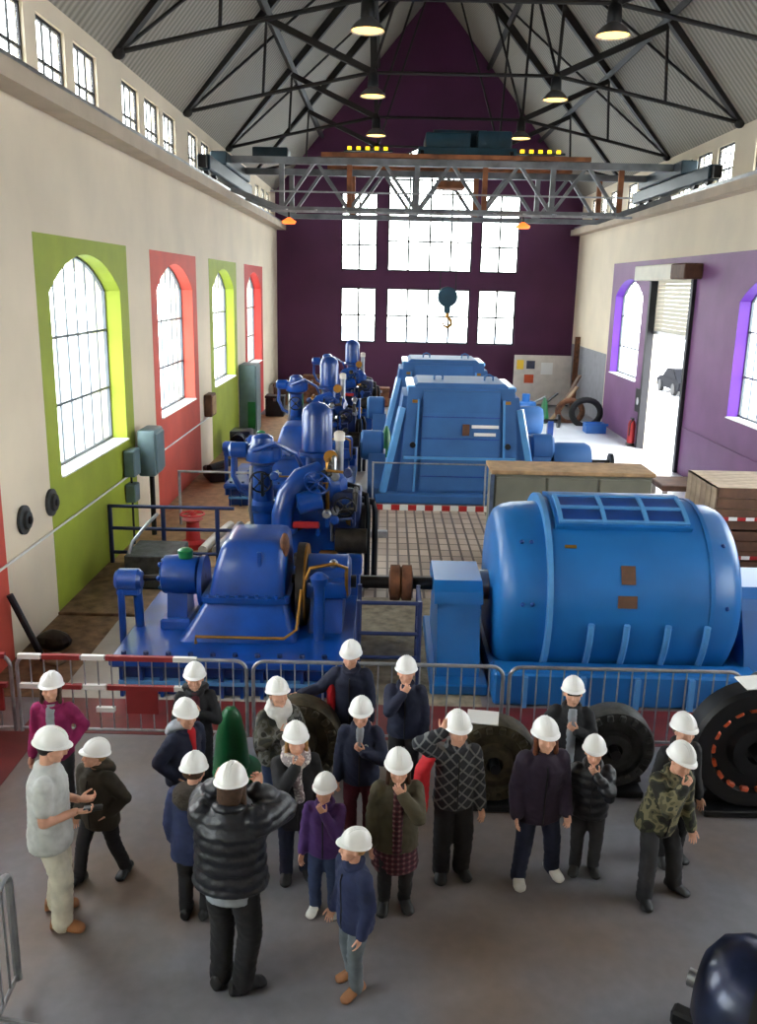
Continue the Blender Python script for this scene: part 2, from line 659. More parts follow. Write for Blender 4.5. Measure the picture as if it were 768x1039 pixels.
def wall_window(side, y0, y1, label, ncol=7):
    """arched iron window set 0.3 m deep in a side wall"""
    WN[0] += 1
    x = XL - 0.3 if side < 0 else XR + 0.3
    root = thing('window_%d' % WN[0], (x, (y0 + y1) / 2, WS), label, kind='structure')
    fr = MB()
    w = 0.05
    fr.b2(x - 0.03, x + 0.03, y0, y0 + w, WS, WSP)
    fr.b2(x - 0.03, x + 0.03, y1 - w, y1, WS, WSP)
    fr.b2(x - 0.03, x + 0.03, y0, y1, WS + 0.02, WS + 0.08)
    ap = arch_pts(y0, y1, WSP, WC)
    for (ya, za), (yb, zb) in zip(ap[:-1], ap[1:]):
        fr.prism([(ya, za - w), (yb, zb - w), (yb, zb), (ya, za)], 'x', x - 0.03, x + 0.03)
    fr.build('window_frame', 'bar_grey', root, smooth=0)
    zr = [WS + 0.08, 2.98, 4.02, 9]
    for z in zr[1:3]:
        MB().b2(x - 0.02, x + 0.02, y0, y1, z - 0.022, z + 0.022).build('transom_bar', 'bar_grey', root, smooth=0)
    ys = [y0 + (y1 - y0) * i / ncol for i in range(ncol + 1)]
    for y in ys[1:-1]:
        MB().b2(x - 0.014, x + 0.014, y - 0.013, y + 0.013, WS + 0.08, arch(y, y0, y1, WSP, WC) - 0.03).build('glazing_bar', 'bar_grey', root, smooth=0)
    for i in range(ncol):
        for k in range(3):
            za, zb = zr[k], zr[k + 1]
            ya, yb = ys[i] + 0.01, ys[i + 1] - 0.01
            if k < 2:
                pl = [(ya, za), (yb, za), (yb, zb), (ya, zb)]
            else:
                ym = (ya + yb) / 2
                pl = [(ya, za), (yb, za)] + [(q, arch(q, y0, y1, WSP, WC) - 0.02) for q in (yb, ym, ya)]
            MB().prism(pl, 'x', x - 0.003, x + 0.003).build('pane', 'glass', root, smooth=0)
    return root


names = ['barred arched window in green bay behind the camera', 'barred arched window in coral bay beside the visitors',
         'nearest tall barred arched window in wide green bay', 'barred arched window in coral bay',
         'barred arched window in smaller far green bay', 'farthest barred arched window in red bay']
for (a, b), nm in zip(LW, names):
    wall_window(-1, a, b, nm)
for (a, b), nm in zip(RW, ['arched window with violet reveal on near side of roller door', 'narrow looking arched window with violet reveal beyond roller door',
                           'arched violet window far behind the camera', 'arched violet window beside the timber crates']):
    wall_window(1, a, b, nm)

# crane runway beams and clerestory walls
TR = [0.2 + 5.6 * k for k in range(0, 7)]           # truss lines 0.2 .. 33.8
TR = [5.8, 11.4, 17.0, 22.5, 28.1, 33.7]
for side, X, nm in ((-1, XL, 'trim_1'), (1, XR, 'trim_2')):
    xa, xb = (X, X + 0.4) if side < 0 else (X - 0.4, X)
    b = MB().b2(xa, xb, YB, YE, 7.15, 7.38)
    b = tag(b.build(nm, 'beam_grey', smooth=0), 'concrete runway beam along the %s wall top' % ('left' if side < 0 else 'right'), kind='structure')
    xr = X + 0.25 if side < 0 else X - 0.25
    r = MB().b2(xr - 0.03, xr + 0.03, YB + 0.1, YE - 0.1, 7.38, 7.5)
    r.b2(xr - 0.07, xr + 0.07, YB + 0.1, YE - 0.1, 7.38, 7.4)
    r.build('crane_rail', 'steel', b, smooth=0)

CW = []
for ty in [-0.2 + 0.4] + TR:
    for off in (1.0, 2.55, 4.05):
        if ty + off + 0.5 < YE:
            CW.append((ty + off - 0.56, ty + off + 0.56))
ch = [(a, b, 7.42, 8.45, 8.45) for a, b in CW]
up_l = tag(holed(MB(), 'x', XL - 0.24, XL - 0.06, YB, YE, 7.4, ZE + 0.02, ch).build('wall_upper_left', 'wall_cream', smooth=0), 'clerestory strip of wall with small windows above left beam', kind='structure')
up_r = tag(holed(MB(), 'x', XR + 0.06, XR + 0.24, YB, YE, 7.4, ZE + 0.02, ch).build('wall_upper_right', 'wall_cream', smooth=0), 'clerestory strip of wall with small windows above right beam', kind='structure')


def small_window(side, y0, y1, label):
    WN[0] += 1
    x = XL - 0.13 if side < 0 else XR + 0.13
    root = thing('window_%d' % WN[0], (x, (y0 + y1) / 2, 7.42), label, kind='structure')
    fr = MB()
    for a, b in ((y0, y0 + 0.05), (y1 - 0.05, y1)):
        fr.b2(x - 0.02, x + 0.02, a, b, 7.42, 8.45)
    for a, b in ((7.42, 7.47), (8.4, 8.45)):
        fr.b2(x - 0.02, x + 0.02, y0 + 0.05, y1 - 0.05, a, b)
    fr.build('window_frame', 'iron_dark', root, smooth=0)
    ys = [y0 + 0.05 + (y1 - y0 - 0.1) * i / 3 for i in range(4)]
    for y in ys[1:3]:
        MB().b2(x - 0.015, x + 0.015, y - 0.012, y + 0.012, 7.47, 8.4).build('glazing_bar', 'iron_dark', root, smooth=0)
    MB().b2(x - 0.02, x + 0.02, y0 + 0.05, y1 - 0.05, 7.86, 7.9).build('transom_bar', 'iron_dark', root, smooth=0)
    for i in range(3):
        for za, zb in ((7.47, 7.86), (7.9, 8.4)):
            MB().b2(x - 0.003, x + 0.003, ys[i] + 0.012, ys[i + 1] - 0.012, za, zb).build('pane', 'glass', root, smooth=0)
    return root


ordn = ['first', 'second', 'third', 'fourth', 'fifth', 'sixth', 'seventh', 'eighth', 'ninth', 'tenth', 'eleventh', 'twelfth', 'thirteenth', 'fourteenth', 'fifteenth', 'sixteenth', 'seventeenth', 'eighteenth', 'nineteenth', 'twentieth', 'last', 'end']
vis_l = [w for w in CW if w[0] > 8]
for i, (a, b) in enumerate(vis_l):
    small_window(-1, a, b, 'small clerestory window above green bays, %s along the wall' % ordn[i])
vis_r = [w for w in CW if w[0] > 14]
for i, (a, b) in enumerate(vis_r):
    small_window(1, a, b, 'small clerestory window above roller door wall, %s along' % ordn[i])

# end wall with its gable and big windows
CX = [(-2.07, -0.5), (-0.06, 3.61), (3.96, 5.62)]
R1, R2 = (2.45, 4.82), (5.53, 8.75)
ew = MB()
T0, T1 = YE, YE + 0.5
xs = [XL - 0.6] + [v for c in CX for v in c] + [XR + 0.6]
for a, b in ((xs[0], xs[1]), (xs[2], xs[3]), (xs[4], xs[5]), (xs[6], xs[7])):
    ew.prism([(a, -0.3), (b, -0.3), (b, ZE), (a, ZE)], 'y', T0, T1)
for a, b in CX:
    ew.prism([(a, -0.3), (b, -0.3), (b, R1[0]), (a, R1[0])], 'y', T0, T1)
    ew.prism([(a, R1[1]), (b, R1[1]), (b, R2[0]), (a, R2[0])], 'y', T0, T1)
for a, b in (CX[0], CX[2]):
    ew.prism([(a, R2[1]), (b, R2[1]), (b, ZE), (a, ZE)], 'y', T0, T1)
c0, c1 = CX[1]
ew.prism([(XL - 0.6, ZE), (c0, ZE), (c0, zroof(c0) + 0.1), (XL - 0.6, zroof(XL - 0.6) + 0.1 if zroof(XL - 0.6) > ZE else ZE + 0.01)], 'y', T0, T1)
ew.prism([(c1, ZE), (XR + 0.6, ZE), (XR + 0.6, ZE + 0.01), (c1, zroof(c1) + 0.1)], 'y', T0, T1)
ap = arch_pts(c0, c1, 9.3, 10.7)
for (ya, za), (yb, zb) in zip(ap[:-1], ap[1:]):
    ew.prism([(ya, za), (yb, zb), (yb, zroof(yb) + 0.1), (ya, zroof(ya) + 0.1)], 'y', T0, T1)
tag(ew.build('wall_end', 'end_wall_purple', smooth=0), 'dark purple gable end wall with large windows', kind='structure')


def end_window(x0, x1, z0, z1, label, nc, nr, arched=False):
    WN[0] += 1
    y = YE + 0.12
    root = thing('window_%d' % WN[0], ((x0 + x1) / 2, y, z0), label, kind='structure')
    fr = MB()
    zt = 9.3 if arched else z1
    fr.b2(x0, x0 + 0.07, y - 0.03, y + 0.03, z0, zt)
    fr.b2(x1 - 0.07, x1, y - 0.03, y + 0.03, z0, zt)
    fr.b2(x0 + 0.07, x1 - 0.07, y - 0.03, y + 0.03, z0, z0 + 0.07)
    if arched:
        for (ya, za), (yb, zb) in zip(ap[:-1], ap[1:]):
            fr.prism([(ya, za - 0.07), (yb, zb - 0.07), (yb, zb), (ya, za)], 'y', y - 0.03, y + 0.03)
    else:
        fr.b2(x0 + 0.07, x1 - 0.07, y - 0.03, y + 0.03, z1 - 0.07, z1)
    fr.build('window_frame', 'iron_dark', root, smooth=0)
    xx = [x0 + (x1 - x0) * i / nc for i in range(nc + 1)]
    zz = [z0 + (zt - z0) * i / nr for i in range(nr + 1)]
    for q in xx[1:-1]:
        zq = arch(q, c0, c1, 9.3, 10.7) - 0.05 if arched else z1
        MB().b2(q - 0.04, q + 0.04, y - 0.02, y + 0.02, z0, zq).build('glazing_bar', 'iron_dark', root, smooth=0)
    for q in zz[1:-1] + ([zt] if arched else []):
        MB().b2(x0, x1, y - 0.015, y + 0.015, q - 0.035, q + 0.035).build('transom_bar', 'iron_dark', root, smooth=0)
    for i in range(nc):
        for k in range(nr):
            MB().b2(xx[i] + 0.02, xx[i + 1] - 0.02, y - 0.003, y + 0.003, zz[k] + 0.02, zz[k + 1] - 0.02).build('pane', 'glass', root, smooth=0)
        if arched:
            q0, q1 = xx[i] + 0.02, xx[i + 1] - 0.02
            pl = [(q0, zt), (q1, zt)] + [(q1 + (q0 - q1) * j / 4, arch(q1 + (q0 - q1) * j / 4, c0, c1, 9.3, 10.7) - 0.03) for j in range(5)]
            MB().prism(pl, 'y', y - 0.003, y + 0.003).build('pane', 'glass', root, smooth=0)


for (a, b), w, nc in zip(CX, ('left narrow', 'wide middle', 'right narrow'), (2, 4, 2)):
    end_window(a, b, R1[0], R1[1], '%s window in bottom row of purple end wall' % w, nc, 2)
    end_window(a, b, R2[0], R2[1], '%s tall window in upper row of purple end wall' % w, nc, 3, arched=(nc == 4))

# wall behind the camera
bw = MB()
bw.prism([(XL - 0.6, -0.3), (XR + 0.6, -0.3), (XR + 0.6, ZE), (XA, ZA + 0.1), (XL - 0.6, ZE)], 'y', YB - 0.3, YB)
tag(bw.build('wall_back', 'wall_cream', smooth=0), 'cream gable wall behind the viewing gallery', kind='structure')

# floor: painted areas are slabs laid in one level plane
fl = MB().b2(XL - 0.6, XR + 0.6, YB - 0.3, YE + 0.5, -0.3, -0.004)
floor = tag(fl.build('floor', 'floor_concrete', smooth=0), 'stained grey concrete hall floor', kind='structure')
fm = MB()
fm.b2(-4.0, XR, 8.95, 9.8, -0.004, 0.002)
fm.b2(XL, -3.75, 5.0, 8.95, -0.004, 0.002)
fm.build('red_floor_strip', 'red_floor', floor, smooth=0)
MB().b2(-3.9, -0.9, 9.8, 14.6, -0.004, 0.003).build('pale_floor_slab', 'concrete_pale', floor, smooth=0)
MB().b2(XL, -3.9, 9.8, 12.5, -0.004, 0.003).build('earth_floor_strip', 'dirt', floor, smooth=0)
MB().b2(XL, -3.3, 12.5, 15.0, -0.004, 0.05, 0.01).build('earth_floor_step', 'dirt', floor, smooth=0)
MB().b2(-0.9, 1.25, 9.8, 13.6, -0.004, 0.003).build('rough_floor_slab', 'stone', floor, smooth=0)
MB().b2(XL, -2.4, 15.0, 34.0, -0.004, 0.004).build('aisle_floor_boards', 'wood', floor, smooth=0)
MB().b2(-2.4, -0.9, 15.0, 34.0, -0.004, 0.003).build('machine_floor_slab', 'concrete_pale', floor, smooth=0)
MB().b2(-0.4, 3.4, 13.6, 19.9, -0.004, 0.004).build('tiled_floor_area', 'floor_tiles', floor, smooth=0)
MB().b2(4.4, XR, 15.0, 34.0, -0.004, 0.003).build('bright_floor_area', 'floor_bright', floor, smooth=0)  # pale floor, with the daylight near the door put into its colour

# roof
CEIL = {}
for s in (-1, 1):
    rf = MB()
    xe = XA + s * (XA - XL + 0.27)
    rf.prism([(xe, zroof(xe)), (XA, ZA), (XA, ZA + 0.2), (xe, zroof(xe) + 0.2)], 'y', YB - 0.3, YE + 0.5)
    o = tag(rf.build('ceiling', 'roof_boards', smooth=0), 'steep boarded underside of the roof, %s slope' % ('left' if s < 0 else 'right'), kind='structure')
    CEIL[s] = o
    for dx in (4.6, 2.3):
        x = XA + s * dx
        z = zroof(x) - 0.14
        MB().bar((x, YB, z), (x, YE - 0.01, z), 0.14, 0.2, (s * 0.77, 0, 0.64)).build('purlin', 'truss_black', o, smooth=0)
MB().b2(XA - 0.1, XA + 0.1, YB, YE - 0.01, ZA - 0.42, ZA - 0.16).build('ridge_beam', 'truss_black', o, smooth=0)

# roof trusses
JX, JZ, NX, NZ = 2.15, 9.7, 4.6, zroof(XA + 4.6) - 0.3


def make_truss(y):
    root = thing('roof_truss', (XA, y, ZE))
    A = Vector((XA, y, ZA - 0.35))
    for s in (-1, 1):
        Ft = Vector((XA + s * (XA - XL + 0.02), y, ZE + 0.0))
        J = Vector((XA + s * JX, y, JZ))
        N = Vector((XA + s * NX, y, NZ))
        N2 = Vector((XA + s * 2.3, y, zroof(XA + 2.3) - 0.3))
        T = Ft.lerp(J, 0.42)
        MB().bar(Ft + Vector((0, 0, 0.06)), A, 0.2, 0.26, (s, 0, 0.8)).build('rafter', 'truss_black', root, smooth=0)
        MB().tube([Ft + Vector((-s * 0.05, 0, -0.03)), T, J], 0.045).build('tie_rod', 'truss_black', root)
        MB().bar(N, J, 0.14, 0.14).build('strut', 'truss_black', root, smooth=0)
        MB().bar(N, T + Vector((0, 0, 0)), 0.06, 0.06).build('hanger', 'truss_black', root, smooth=0)
        MB().bar(J, N2, 0.07, 0.07).build('hanger', 'truss_black', root, smooth=0)
        MB().bar(J, A, 0.06, 0.06).build('brace', 'truss_black', root, smooth=0)
        MB().ball(Ft + Vector((-s * 0.06, 0, -0.02)), 0.13, 8).build('foot_shoe', 'truss_black', root)
        MB().ball(J, 0.11, 8).build('joint_plate', 'truss_black', root)
    MB().tube([(XA - JX, y, JZ), (XA + JX, y, JZ)], 0.04).build('tie_rod', 'truss_black', root)
    return root


tr0 = make_truss(TR[0])
tl = ['dark steel roof truss over the gallery', 'dark steel roof truss over the visitors at picture top', 'dark steel roof truss carrying the largest two lamps',
      'dark steel roof truss between the two front lamp pairs', 'dark steel roof truss just above the travelling crane', 'dark steel roof truss beyond the crane, nearest end wall']
for i, y in enumerate(TR):
    t = tr0 if i == 0 else copy_tree(tr0)
    t.location.y = y
    tag(t, tl[i], 'roof truss', 'row of roof trusses')
# wind bracing rods crossing between trusses
for k, (ya, yb) in enumerate(zip(TR[1:-1], TR[2:])):
    for s in (-1, 1):
        p = Vector((XA + s * 6.4, ya, zroof(XA + 6.4) - 0.12))
        q = Vector((XA + s * 1.2, yb, zroof(XA + 1.2) - 0.12))
        w = 'left' if s < 0 else 'right'
        MB().tube([p, q], 0.035).build('wind_brace', 'truss_black', CEIL[s])


# pendant lamps below the truss joints
def make_lamp():
    root = thing('pendant_lamp', (0, 0, 9.0))
    z = 9.3
    MB().cyl((0, 0, z + 0.42), (0, 0, z + 0.55), 0.03).build('hanger_rod', 'black_metal', root)
    MB().lathe([(0, 0.10), (0.05, 0.13), (0.28, 0.12), (0.36, 0.08), (0.44, 0.05)], (0, 0, z + 0.06), (0, 0, 1), 16).build('gear_housing', 'black_metal', root)
    MB().lathe([(0, 0.30), (0.05, 0.29), (0.14, 0.2), (0.2, 0.12)], (0, 0, z - 0.12), (0, 0, 1), 20, cap=False).build('lamp_shade', 'steel', root)
    MB().lathe([(0, 0.001), (0.0, 0.27), (0.02, 0.275), (0.03, 0.001)], (0, 0, z - 0.1), (0, 0, 1), 20).build('lamp_lens', 'lamp_glow', root)
    return root


lp = make_lamp()
first = True
for y, d in ((17.0, 'largest front pair'), (22.5, 'middle pair'), (28.1, 'small pair above the crane'), (11.4, 'pair above the visitors')):
    for s in (-1, 1):
        o = lp if first else copy_tree(lp)
        first = False
        o.location = (XA + s * 2.13, y, 9.0)
        tag(o, 'glowing round bay lamp under the roof, %s of the %s' % ('left' if s < 0 else 'right', d), 'lamp', 'glowing bay lamps')

# outside: ground, and a car seen through the door
og = MB().b2(-70, 90, -60, 120, -0.6, -0.32)
tag(og.build('ground', 'asphalt', smooth=0), 'pale paved yard outside the hall', kind='structure')

# ================================================================== TRAVELLING CRANE
CY0, CY1 = 26.0, 28.6
cr = thing('overhead_crane', (XA, 27.3, 7.4), 'grey lattice girder travelling crane spanning the hall', 'crane')


def lattice(y, main):
    xa, xb = XL + 0.55, XR - 0.55
    zb, zt = 6.92, 8.2
    m = 'crane_grey'
    top = MB()
    top.b2(xa - 0.2, xb + 0.2, y - 0.1, y + 0.1, zt - 0.1, zt + 0.08)
    top.build('top_chord', m, cr, smooth=0)
    MB().b2(xa + 2.4, xb - 2.2, y - 0.22, y + 0.22, zt + 0.09, zt + 0.2).build('walkway_plank', 'crane_rust', cr, smooth=0)
    bt = MB()
    bt.b2(xa + 1.3, xb - 1.3, y - 0.09, y + 0.09, zb - 0.07, zb + 0.07)
    bt.bar((xa + 1.3, y, zb), (xa - 0.1, y, zb + 0.5), 0.16, 0.14)
    bt.bar((xb - 1.3, y, zb), (xb + 0.1, y, zb + 0.5), 0.16, 0.14)
    bt.build('bottom_chord', m, cr, smooth=0)
    n = 10
    L = (xb - xa - 2.6)
    for i in range(n + 1):
        x = xa + 1.3 + L * i / n
        if i % 2 == 0:
            MB().bar((x, y, zb), (x, y, zt), 0.14, 0.12).build('lattice_post', 'crane_rust' if i % 4 == 2 else m, cr, smooth=0)
        if i < n:
            x2 = xa + 1.3 + L * (i + 1) / n
            p, q = ((x, y, zb), (x2, y, zt)) if i % 2 == 0 else ((x, y, zt), (x2, y, zb))
            MB().bar(p, q, 0.11, 0.09).build('lattice_diagonal', m, cr, smooth=0)


lattice(CY0, True)
lattice(CY1, False)
MB().b2(XL + 1.6, XR - 1.6, CY0 - 0.55, CY0 - 0.5, 7.32, 7.36).build('service_rail', 'galvanised', cr, smooth=0)
for i in range(12):
    x = XL + 2.0 + i * 0.82
    MB().bar((x, CY0 - 0.52, 6.86), (x, CY0 - 0.05, 6.9), 0.05).build('bracket', 'galvanised', cr, smooth=0)
MB().b2(XL + 1.6, XR - 1.6, CY0 - 0.56, CY0 - 0.5, 6.80, 6.86).build('service_rail', 'galvanised', cr, smooth=0)
for s, X in ((-1, XL + 0.25), (1, XR - 0.25)):
    e = MB()
    e.b2(X - 0.16, X + 0.16, 23.2, 30.2, 7.6, 7.95, 0.03)
    e.b2(X - 0.22, X + 0.22, 25.2, 29.4, 7.95, 8.3, 0.03)
    e.build('end_carriage', 'crane_teal', cr)
    for y in (23.6, 24.6, 28.8, 29.8):
        MB().lathe([(-0.06, 0.17), (0.06, 0.17)], (X, y, 7.67), (1, 0, 0), 14).build('rail_wheel', 'black_metal', cr)
    MB().b2(X - 0.1, X + 0.1, 23.0, 23.2, 7.62, 7.9).build('buffer', 'black_metal', cr, smooth=0)
# crab on top
tb = MB()
tb.b2(0.75, 3.45, 26.0, 28.6, 8.42, 8.62, 0.02)
tb.b2(0.95, 2.2, 26.3, 28.0, 8.62, 9.05, 0.05)
tb.lathe([(0, 0.30), (1.5, 0.30)], (1.2, 27.2, 8.95), (1, 0, 0), 16)
tb.b2(2.4, 3.35, 26.4, 27.8, 8.62, 9.12, 0.05)
tb.build('trolley', 'trolley_teal', cr)
for x in (0.85, 3.3):
    for y in (26.05, 28.55):
        MB().lathe([(-0.05, 0.13), (0.05, 0.13)], (x, y, 8.42), (1, 0, 0), 12).build('trolley_wheel', 'black_metal', cr)
MB().b2(-3.9, -2.9, 26.6, 27.4, 8.3, 8.62, 0.04).build('drive_box', 'crane_teal', cr)
MB().b2(1.35, 2.15, 26.9, 27.6, 7.65, 7.85, 0.03).build('rope_guide', 'crane_rust', cr)
hb = MB()
hb.lathe([(-0.12, 0.26), (-0.07, 0.30), (0.07, 0.30), (0.12, 0.26)], (1.78, 27.2, 4.62), (0, 1, 0), 18)
hb.b2(1.68, 1.88, 27.1, 27.3, 4.15, 4.5, 0.03)
hook = hb.build('hook_block', 'trolley_teal', cr)
MB().tube([(1.78, 27.2, 4.2), (1.78, 27.2, 4.05), (1.9, 27.2, 3.95), (1.92, 27.2, 3.82), (1.82, 27.2, 3.74), (1.7, 27.2, 3.78), (1.66, 27.2, 3.88)], [0.05, 0.05, 0.05, 0.055, 0.05, 0.035, 0.02]).build('hook', 'brass', hook)
for x in (1.55, 2.01):
    MB().tube([(x, 27.2, 4.65), (x, 27.2, 8.5)], 0.014, 6).build('hoist_rope', 'iron_dark', cr)
# yellow warning lamps on the far girder
for k, x0 in enumerate((-1.3, 3.85)):
    for i in range(5):
        MB().b2(x0 + i * 0.27, x0 + i * 0.27 + 0.12, CY1 - 0.34, CY1 - 0.28, 8.82, 8.91).build('warning_light', 'yellow_glow', cr, smooth=0)
    MB().b2(x0 - 0.1, x0 + 1.35, CY1 - 0.27, CY1 - 0.22, 8.78, 8.84).build('light_rail', 'crane_teal', cr, smooth=0)
for x, nm in ((-2.75, 'left'), (3.65, 'right')):
    l = thing('crane_lamp', (x, CY0 - 0.5, 6.55), 'small orange warning lamp hung beneath the crane girder, %s one' % nm, 'lamp', 'orange crane lamps')
    MB().cyl((x, CY0 - 0.53, 6.62), (x, CY0 - 0.53, 6.83), 0.03).build('hanger_rod', 'black_metal', l)
    MB().lathe([(0, 0.17), (0.06, 0.2), (0.12, 0.1), (0.16, 0.04)], (x, CY0 - 0.53, 6.5), (0, 0, 1), 14).build('lamp_shade', 'orange_glow', l)


# ================================================================== ROLLER DOOR
dr = thing('door_1', (XR, 26.4, 0), 'half raised pale roller shutter door in purple wall', kind='structure')
n = 13
for i in range(n):
    z = 3.72 + i * (5.25 - 3.72) / n
    MB().b2(XR + 0.1, XR + 0.14, 24.6, 28.25, z + 0.002, z + 0.116, 0.012).build('shutter_slat', 'shutter', dr)
MB().b2(XR + 0.09, XR + 0.15, 24.6, 28.25, 3.62, 3.72).build('bottom_rail', 'steel', dr, smooth=0)
for y in (24.5, 28.35):
    MB().b2(XR - 0.1, XR + 0.12, y - 0.09, y + 0.09, 0, 5.25).build('guide_track', 'iron_dark', dr, smooth=0)
MB().b2(XR - 0.42, XR, 25.2, 29.1, 5.22, 5.66, 0.02).build('shutter_housing', 'shutter', dr)
MB().b2(XR - 0.5, XR - 0.01, 24.0, 25.18, 5.24, 5.64, 0.03).build('shutter_motor', 'wood_dark', dr)

car = thing('parked_car', (15.2, 41.0, -0.32), 'dark car parked in the yard outside the roller door', 'car')
cb = MB()
cb.prism([(39.2, -0.02), (42.9, -0.02), (43.0, 0.3), (42.4, 0.5), (41.9, 0.56), (41.2, 1.0), (40.0, 1.02), (39.4, 0.55), (39.1, 0.4)], 'x', 14.4, 16.0)
cb.build('body', 'car_dark', car, smooth=0.3)
for x in (14.38, 16.02):
    MB().prism([(39.55, 0.55), (41.75, 0.56), (41.15, 0.93), (40.05, 0.95)], 'x', x - 0.01, x + 0.01).build('side_window', 'car_dark', car, smooth=0)
for x in (14.45, 15.95):
    for y in (39.9, 42.2):
        MB().lathe([(-0.1, 0.28), (-0.1, 0.31), (0.1, 0.31), (0.1, 0.28)], (x, y, -0.01), (1, 0, 0), 18).build('wheel', 'rubber', car)

car.location = (15.7, 47.4, -0.32)

# ================================================================== GENERATOR IN FRONT
def generator_round():
    g = thing('generator', (2.95, 11.3, 0), 'large glossy blue horizontal cylinder generator behind the barrier', 'generator')
    AY, AZ = 11.3, 1.05
    X = (1, 0, 0)
    o = (0, AY, AZ)
    MB().lathe([(2.06, 1.17), (2.06, 1.2), (3.98, 1.2), (3.98, 1.17)], o, X, 72).build('stator_body', 'blue_mid', g, smooth=0.5)
    MB().lathe([(1.42, 0.30), (1.44, 0.92), (1.49, 1.03), (1.58, 1.09), (1.7, 1.12), (2.02, 1.14), (2.02, 0.9)], o, X, 72).build('end_bell', 'blue_mid', g, smooth=0.7)
    MB().lathe([(4.0, 0.9), (4.0, 1.15), (4.26, 1.13), (4.37, 1.08), (4.43, 0.98), (4.45, 0.3)], o, X, 72).build('end_bell', 'blue_mid', g, smooth=0.7)
    MB().lathe([(2.01, 1.0), (2.01, 1.25), (2.07, 1.25), (2.07, 1.0)], o, X, 72).build('flange', 'blue_edge', g)
    MB().lathe([(3.97, 1.0), (3.97, 1.215), (4.02, 1.215), (4.02, 1.0)], o, X, 72).build('flange', 'blue_mid', g)
    # louvred cover on the crown: curved frame with six panels
    a0, a1, am = -0.57, -0.12, -0.36
    xs = [2.2, 2.74, 3.26, 3.76]

    def cpt(x, a, r):
        return Vector((x, AY + math.sin(a) * r, AZ + math.cos(a) * r))

    def cbox(x0, x1, b0, b1, r0, r1):
        mb = MB()
        k = 4
        vs = []
        for i in range(k + 1):
            a = b0 + (b1 - b0) * i / k
            vs += [cpt(x0, a, r0), cpt(x1, a, r0), cpt(x1, a, r1), cpt(x0, a, r1)]
        fs = [(0, 1, 2, 3), (4 * k + 3, 4 * k + 2, 4 * k + 1, 4 * k)]
        for i in range(k):
            q = 4 * i
            for j in range(4):
                fs.append((q + j, q + (j + 1) % 4, q + 4 + (j + 1) % 4, q + 4 + j))
        return mb.add(vs, fs)
    cv = cbox(2.14, 3.82, a0 - 0.05, 0.3, 1.19, 1.27).build('crown_cover', 'blue_mid', g)
    for i in range(3):
        for b0, b1 in ((a0, am - 0.015), (am + 0.015, a1)):
            cbox(xs[i] + 0.03, xs[i + 1] - 0.03, b0 + 0.01, b1 - 0.01, 1.26, 1.285).build('louvre_panel', 'blue_deep', cv)
    for x in xs:
        cbox(x - 0.025, x + 0.025, a0 - 0.02, a1 + 0.02, 1.26, 1.31).build('cover_bar', 'blue_edge', cv)
    for a in (a0, am, a1):
        cbox(xs[0], xs[-1], a - 0.015, a + 0.015, 1.265, 1.305).build('cover_bar', 'blue_edge', cv)
    # plates
    for x, w, a, h, m in ((2.98, 0.17, -1.12, 0.23, 'wood_dark'), (2.97, 0.23, -1.39, 0.15, 'wood_dark'), (2.3, 0.14, -0.83, 0.04, 'brass')):
        c = cpt(x, a, 1.205)
        MB().box(c, (w, h, 0.02), Matrix.Rotation(-a, 3, 'X')).build('name_plate', m, g, smooth=0)
    for x in (1.72, 1.84, 4.2):
        for a in (-1.45, -0.75):
            c = cpt(x, a, 1.13)
            MB().ball(c, 0.03, 8).build('bolt_head', 'blue_deep', g)
    # stiffening ribs running down the lower flank
    for x in (2.55, 2.98, 3.48, 3.95):
        pts = [cpt(x, -1.62 - 0.1 * i, 1.23) for i in range(8)]
        MB().tube(pts, 0.04, 6).build('foot_rib', 'blue_edge', g)
    # base frame
    b = MB()
    b.b2(1.38, 4.6, 9.86, 10.25, 0.0, 0.42, 0.03)
    b.b2(1.38, 4.6, 12.35, 12.75, 0.0, 0.42, 0.03)
    b.b2(1.38, 1.6, 10.25, 12.35, 0, 0.3)
    b.b2(4.38, 4.6, 10.25, 12.35, 0, 0.3)
    b.build('base_frame', 'blue_mid', g)
    for x in (1.75, 2.45, 3.1, 3.75, 4.4):
        MB().b2(x - 0.03, x + 0.03, 9.8, 9.88, 0.0, 0.40).build('base_web', 'blue_edge', g, smooth=0)
    # pedestal bearings
    for x0, x1 in ((0.68, 1.3), (4.55, 5.25)):
        q = MB()
        q.prism([(AY - 0.98, 0.0), (AY + 0.98, 0.0), (AY + 0.85, 0.5), (AY + 0.62, 1.02), (AY - 0.62, 1.02), (AY - 0.85, 0.5)], 'x', x0 + 0.04, x1 - 0.04)
        q.build('bearing_pedestal', 'blue_mid', g, smooth=0.3)
        q = MB()
        q.prism([(AY - 0.66, 1.0), (AY + 0.66, 1.0), (AY + 0.6, 1.14), (AY + 0.42, 1.24), (AY - 0.42, 1.24), (AY - 0.6, 1.14)], 'x', x0, x1)
        q.build('bearing_cap', 'blue_mid', g, smooth=0.3)
        MB().b2(x0 - 0.05, x1 + 0.05, AY - 1.2, AY + 1.2, 0, 0.14, 0.02).build('bearing_foot', 'blue_mid', g)
    MB().cyl((-0.28, AY, AZ), (1.5, AY, AZ), 0.085, n=20).build('shaft', 'black_metal', g)
    MB().lathe([(0.1, 0.12), (0.12, 0.24), (0.24, 0.24), (0.26, 0.2), (0.28, 0.24), (0.4, 0.24), (0.42, 0.12)], o, X, 24).build('shaft_coupling', 'rust', g)
    MB().lathe([(1.3, 0.16), (1.3, 0.2), (1.42, 0.2), (1.42, 0.16)], o, X, 24).build('oil_ring', 'steel', g)
    return g


generator_round()


